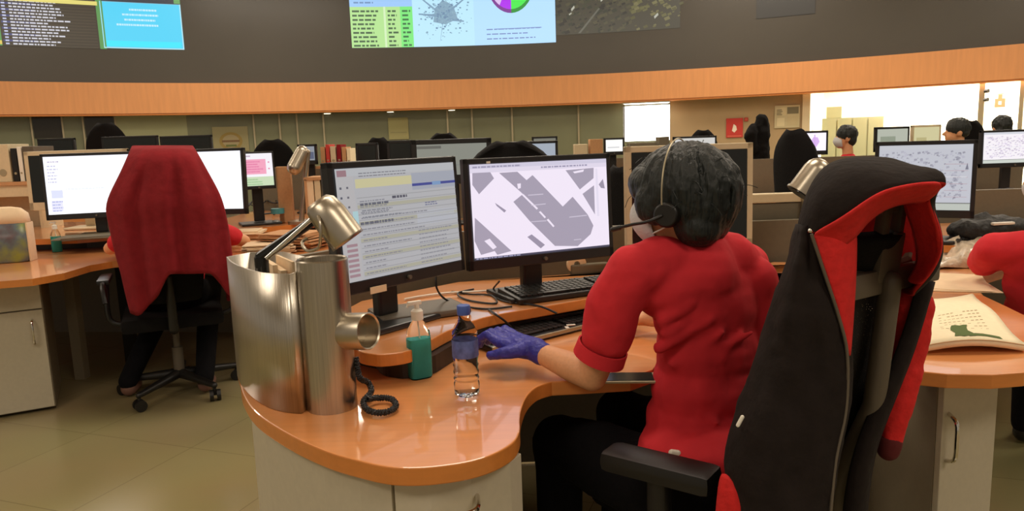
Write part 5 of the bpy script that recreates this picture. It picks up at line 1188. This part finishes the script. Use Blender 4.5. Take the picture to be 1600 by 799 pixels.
for i, (a, b_, y, m_) in enumerate([(500, 507, 230, M_card), (508, 514, 226, M_redsign), (515, 524, 229, M_cream), (525, 532, 226, M_redj), (533, 540, 230, M_card), (541, 547, 232, M_paper2)]):
    binder(['brown binder, leftmost of the small row behind the steel lamp', 'orange red binder in the row behind the steel lamp', 'cream binder in the row behind the steel lamp', 'dark red binder in the row behind the steel lamp', 'brown binder right of the dark red one behind the lamp', 'yellowish binder at the right end of the row behind the lamp'][i], a, b_, y, 6.9, 1.16, m_)
tag(MB().box((D(523, 240, 6.9).x, 7.02, 1.145), (.36, .28, .024)).box((D(523, 240, 6.9).x, 7.12, .945), (.34, .02, .38)).box((D(500, 240, 6.9).x+.012, 7.02, .945), (.02, .26, .38)).box((D(546, 240, 6.9).x-.0, 7.02, .945), (.02, .26, .38)).build('bookshelf', M_card, smooth=False), 'small brown desk shelf holding the row of coloured binders', 'shelf')
for i, (a, b_, y0, y1) in enumerate([(478, 489, 281, 330), (490, 500, 282, 330), (501, 511, 283, 330)]):
    binder(['leftmost of three pale folders standing right of the small metal lamp', 'middle of three pale folders standing right of the small metal lamp', 'rightmost of three pale folders standing right of the small metal lamp'][i], a, b_, y0, 5.0, RZ, [M_paper, M_cream, M_grey][i])
tag(MB().box((D(500, 279, 5.0).x, 5.12, D(500, 279, 5.0).z-.0), (.22, .25, .02)).box((D(500, 279, 5.0).x+.1, 5.12, (D(500, 279, 5.0).z+RZ)/2), (.015, .25, D(500, 279, 5.0).z-RZ-.01)).box((D(500, 279, 5.0).x-.1, 5.12, (D(500, 279, 5.0).z+RZ)/2), (.015, .25, D(500, 279, 5.0).z-RZ-.01)).build('folder_rack', M_card, smooth=False), 'brown rack around the three pale folders', 'rack')
def boxthing(name, label, cat, px0, px1, pyt, d, z, m, dep=.2, bev=.006):
    A = D(px0, pyt, d); B_ = D(px1, pyt, d); H_ = max(.01, A.z-z)
    return tag(MB().box(((A.x+B_.x)/2, d+dep/2, z+H_/2+.0005), (B_.x-A.x, dep, H_), bev=bev).build(name, m, smooth=False), label, cat)
boxthing('carton', 'peach card sheet holder right of the pink chart monitor, lower part', 'box', 430, 452, 261, 5.05, RZ, M_card, dep=.05)
boxthing('carton', 'pale upright carton in front of the far glass wall beside the white screen', 'box', 898, 918, 226, 7.8, DESK, M_cream)
boxthing('storage_box', 'beige box with rounded top right of the pale carton', 'box', 922, 942, 218, 7.8, DESK, M_card)
boxthing('storage_box', 'grey box just left of the pale screen over the seated person', 'box', 1030, 1046, 214, 7.8, DESK, M_grey)
boxthing('storage_box', 'grey low box in front of the bright window', 'box', 984, 1026, 224, 7.8, DESK, M_grey)
# far lamp with copper head among binders
t = thing('desk_lamp', 'small metal desk lamp beside the peach card', 'lamp', (D(470, 330, 5.0).x, 5.0, RZ))
h0 = D(472, 238, 5.0); h1 = D(460, 262, 4.96)
b = MB(); b.cap(h0, h1, .045, .05); b.build('shade', M_steel2, t, world=True); b = MB(); b.cap(h0+V(.03, .03, 0), (t.location.x, 5.0, RZ+.02), .018); b.cyl((t.location.x, 5.0, RZ), (t.location.x, 5.0, RZ+.02), .09); b.build('stem', M_steel2, t, world=True)
# shelving in the lit room
A = wallpt(1284, 1.3); B2 = wallpt(1380, 1.3)
a_ = math.atan2(B2.y-A.y, B2.x-A.x); L = (B2-A).length; zt_ = wz(1320, 184, 1.2)
t = thing('low_cupboard', 'blurred grey green cupboard standing inside the lit room', 'cupboard', (A.x, A.y, 0), a_)
MB().box((L/2, .15, zt_/2), (L, .3, zt_)).build('carcass', mat('grey_green', (150, 152, 118), rough=.7), t, smooth=False)
for k in range(4): MB().box((L*(k+.5)/4, -.012, zt_/2), (L/4-.03, .02, zt_-.08)).build('cupboard_door', mat('grey_green', (150, 152, 118)), t, smooth=False)
tag(MB().box((A.x+.3, A.y+.10, zt_+.12), (.3, .2, .24), Rz(a_), bev=.01).build('printer_box', mat('grey_green', (150, 152, 118)), smooth=False), 'grey box on top of the cupboard at its left end in the lit room', 'box')
# coat stand silhouettes by the beige wall
A = D(1188, 228, 8.5); t = thing('coat_stand', 'dark garments hanging on a stand before the beige wall', 'coat stand', (A.x, 8.5, 0))
b = MB(); b.cyl((A.x, 8.5, 0), (A.x, 8.5, D(1188, 180, 8.5).z), .02); b.cyl((A.x, 8.5, 0), (A.x, 8.5, .03), .22); b.build('stand_pole', M_black, t, world=True)
b = MB(); b.chain([(D(1190, 188, 8.5), .07), (D(1191, 205, 8.5), .09), (D(1190, 235, 8.5), .09), (D(1189, 300, 8.5), .10)]); b.chain([(D(1178, 200, 8.45), .05), (D(1172, 212, 8.45), .07), (D(1178, 235, 8.45), .06)]); b.build('dark_coat', M_fabric, t, remesh=.015, sm=3, disp=.06, dscale=.12, world=True)
# black cloth below the far right monitor
A = D(1560, 252, 5.35); b = MB(); b.ball((A.x, 5.3, DESK+.075), (.3, .10, .06)); tag(b.build('folded_cloth', M_bagb, remesh=.012, sm=3, disp=.03, dscale=.1), 'black folded cloth under the bright map monitor at far right', 'cloth')
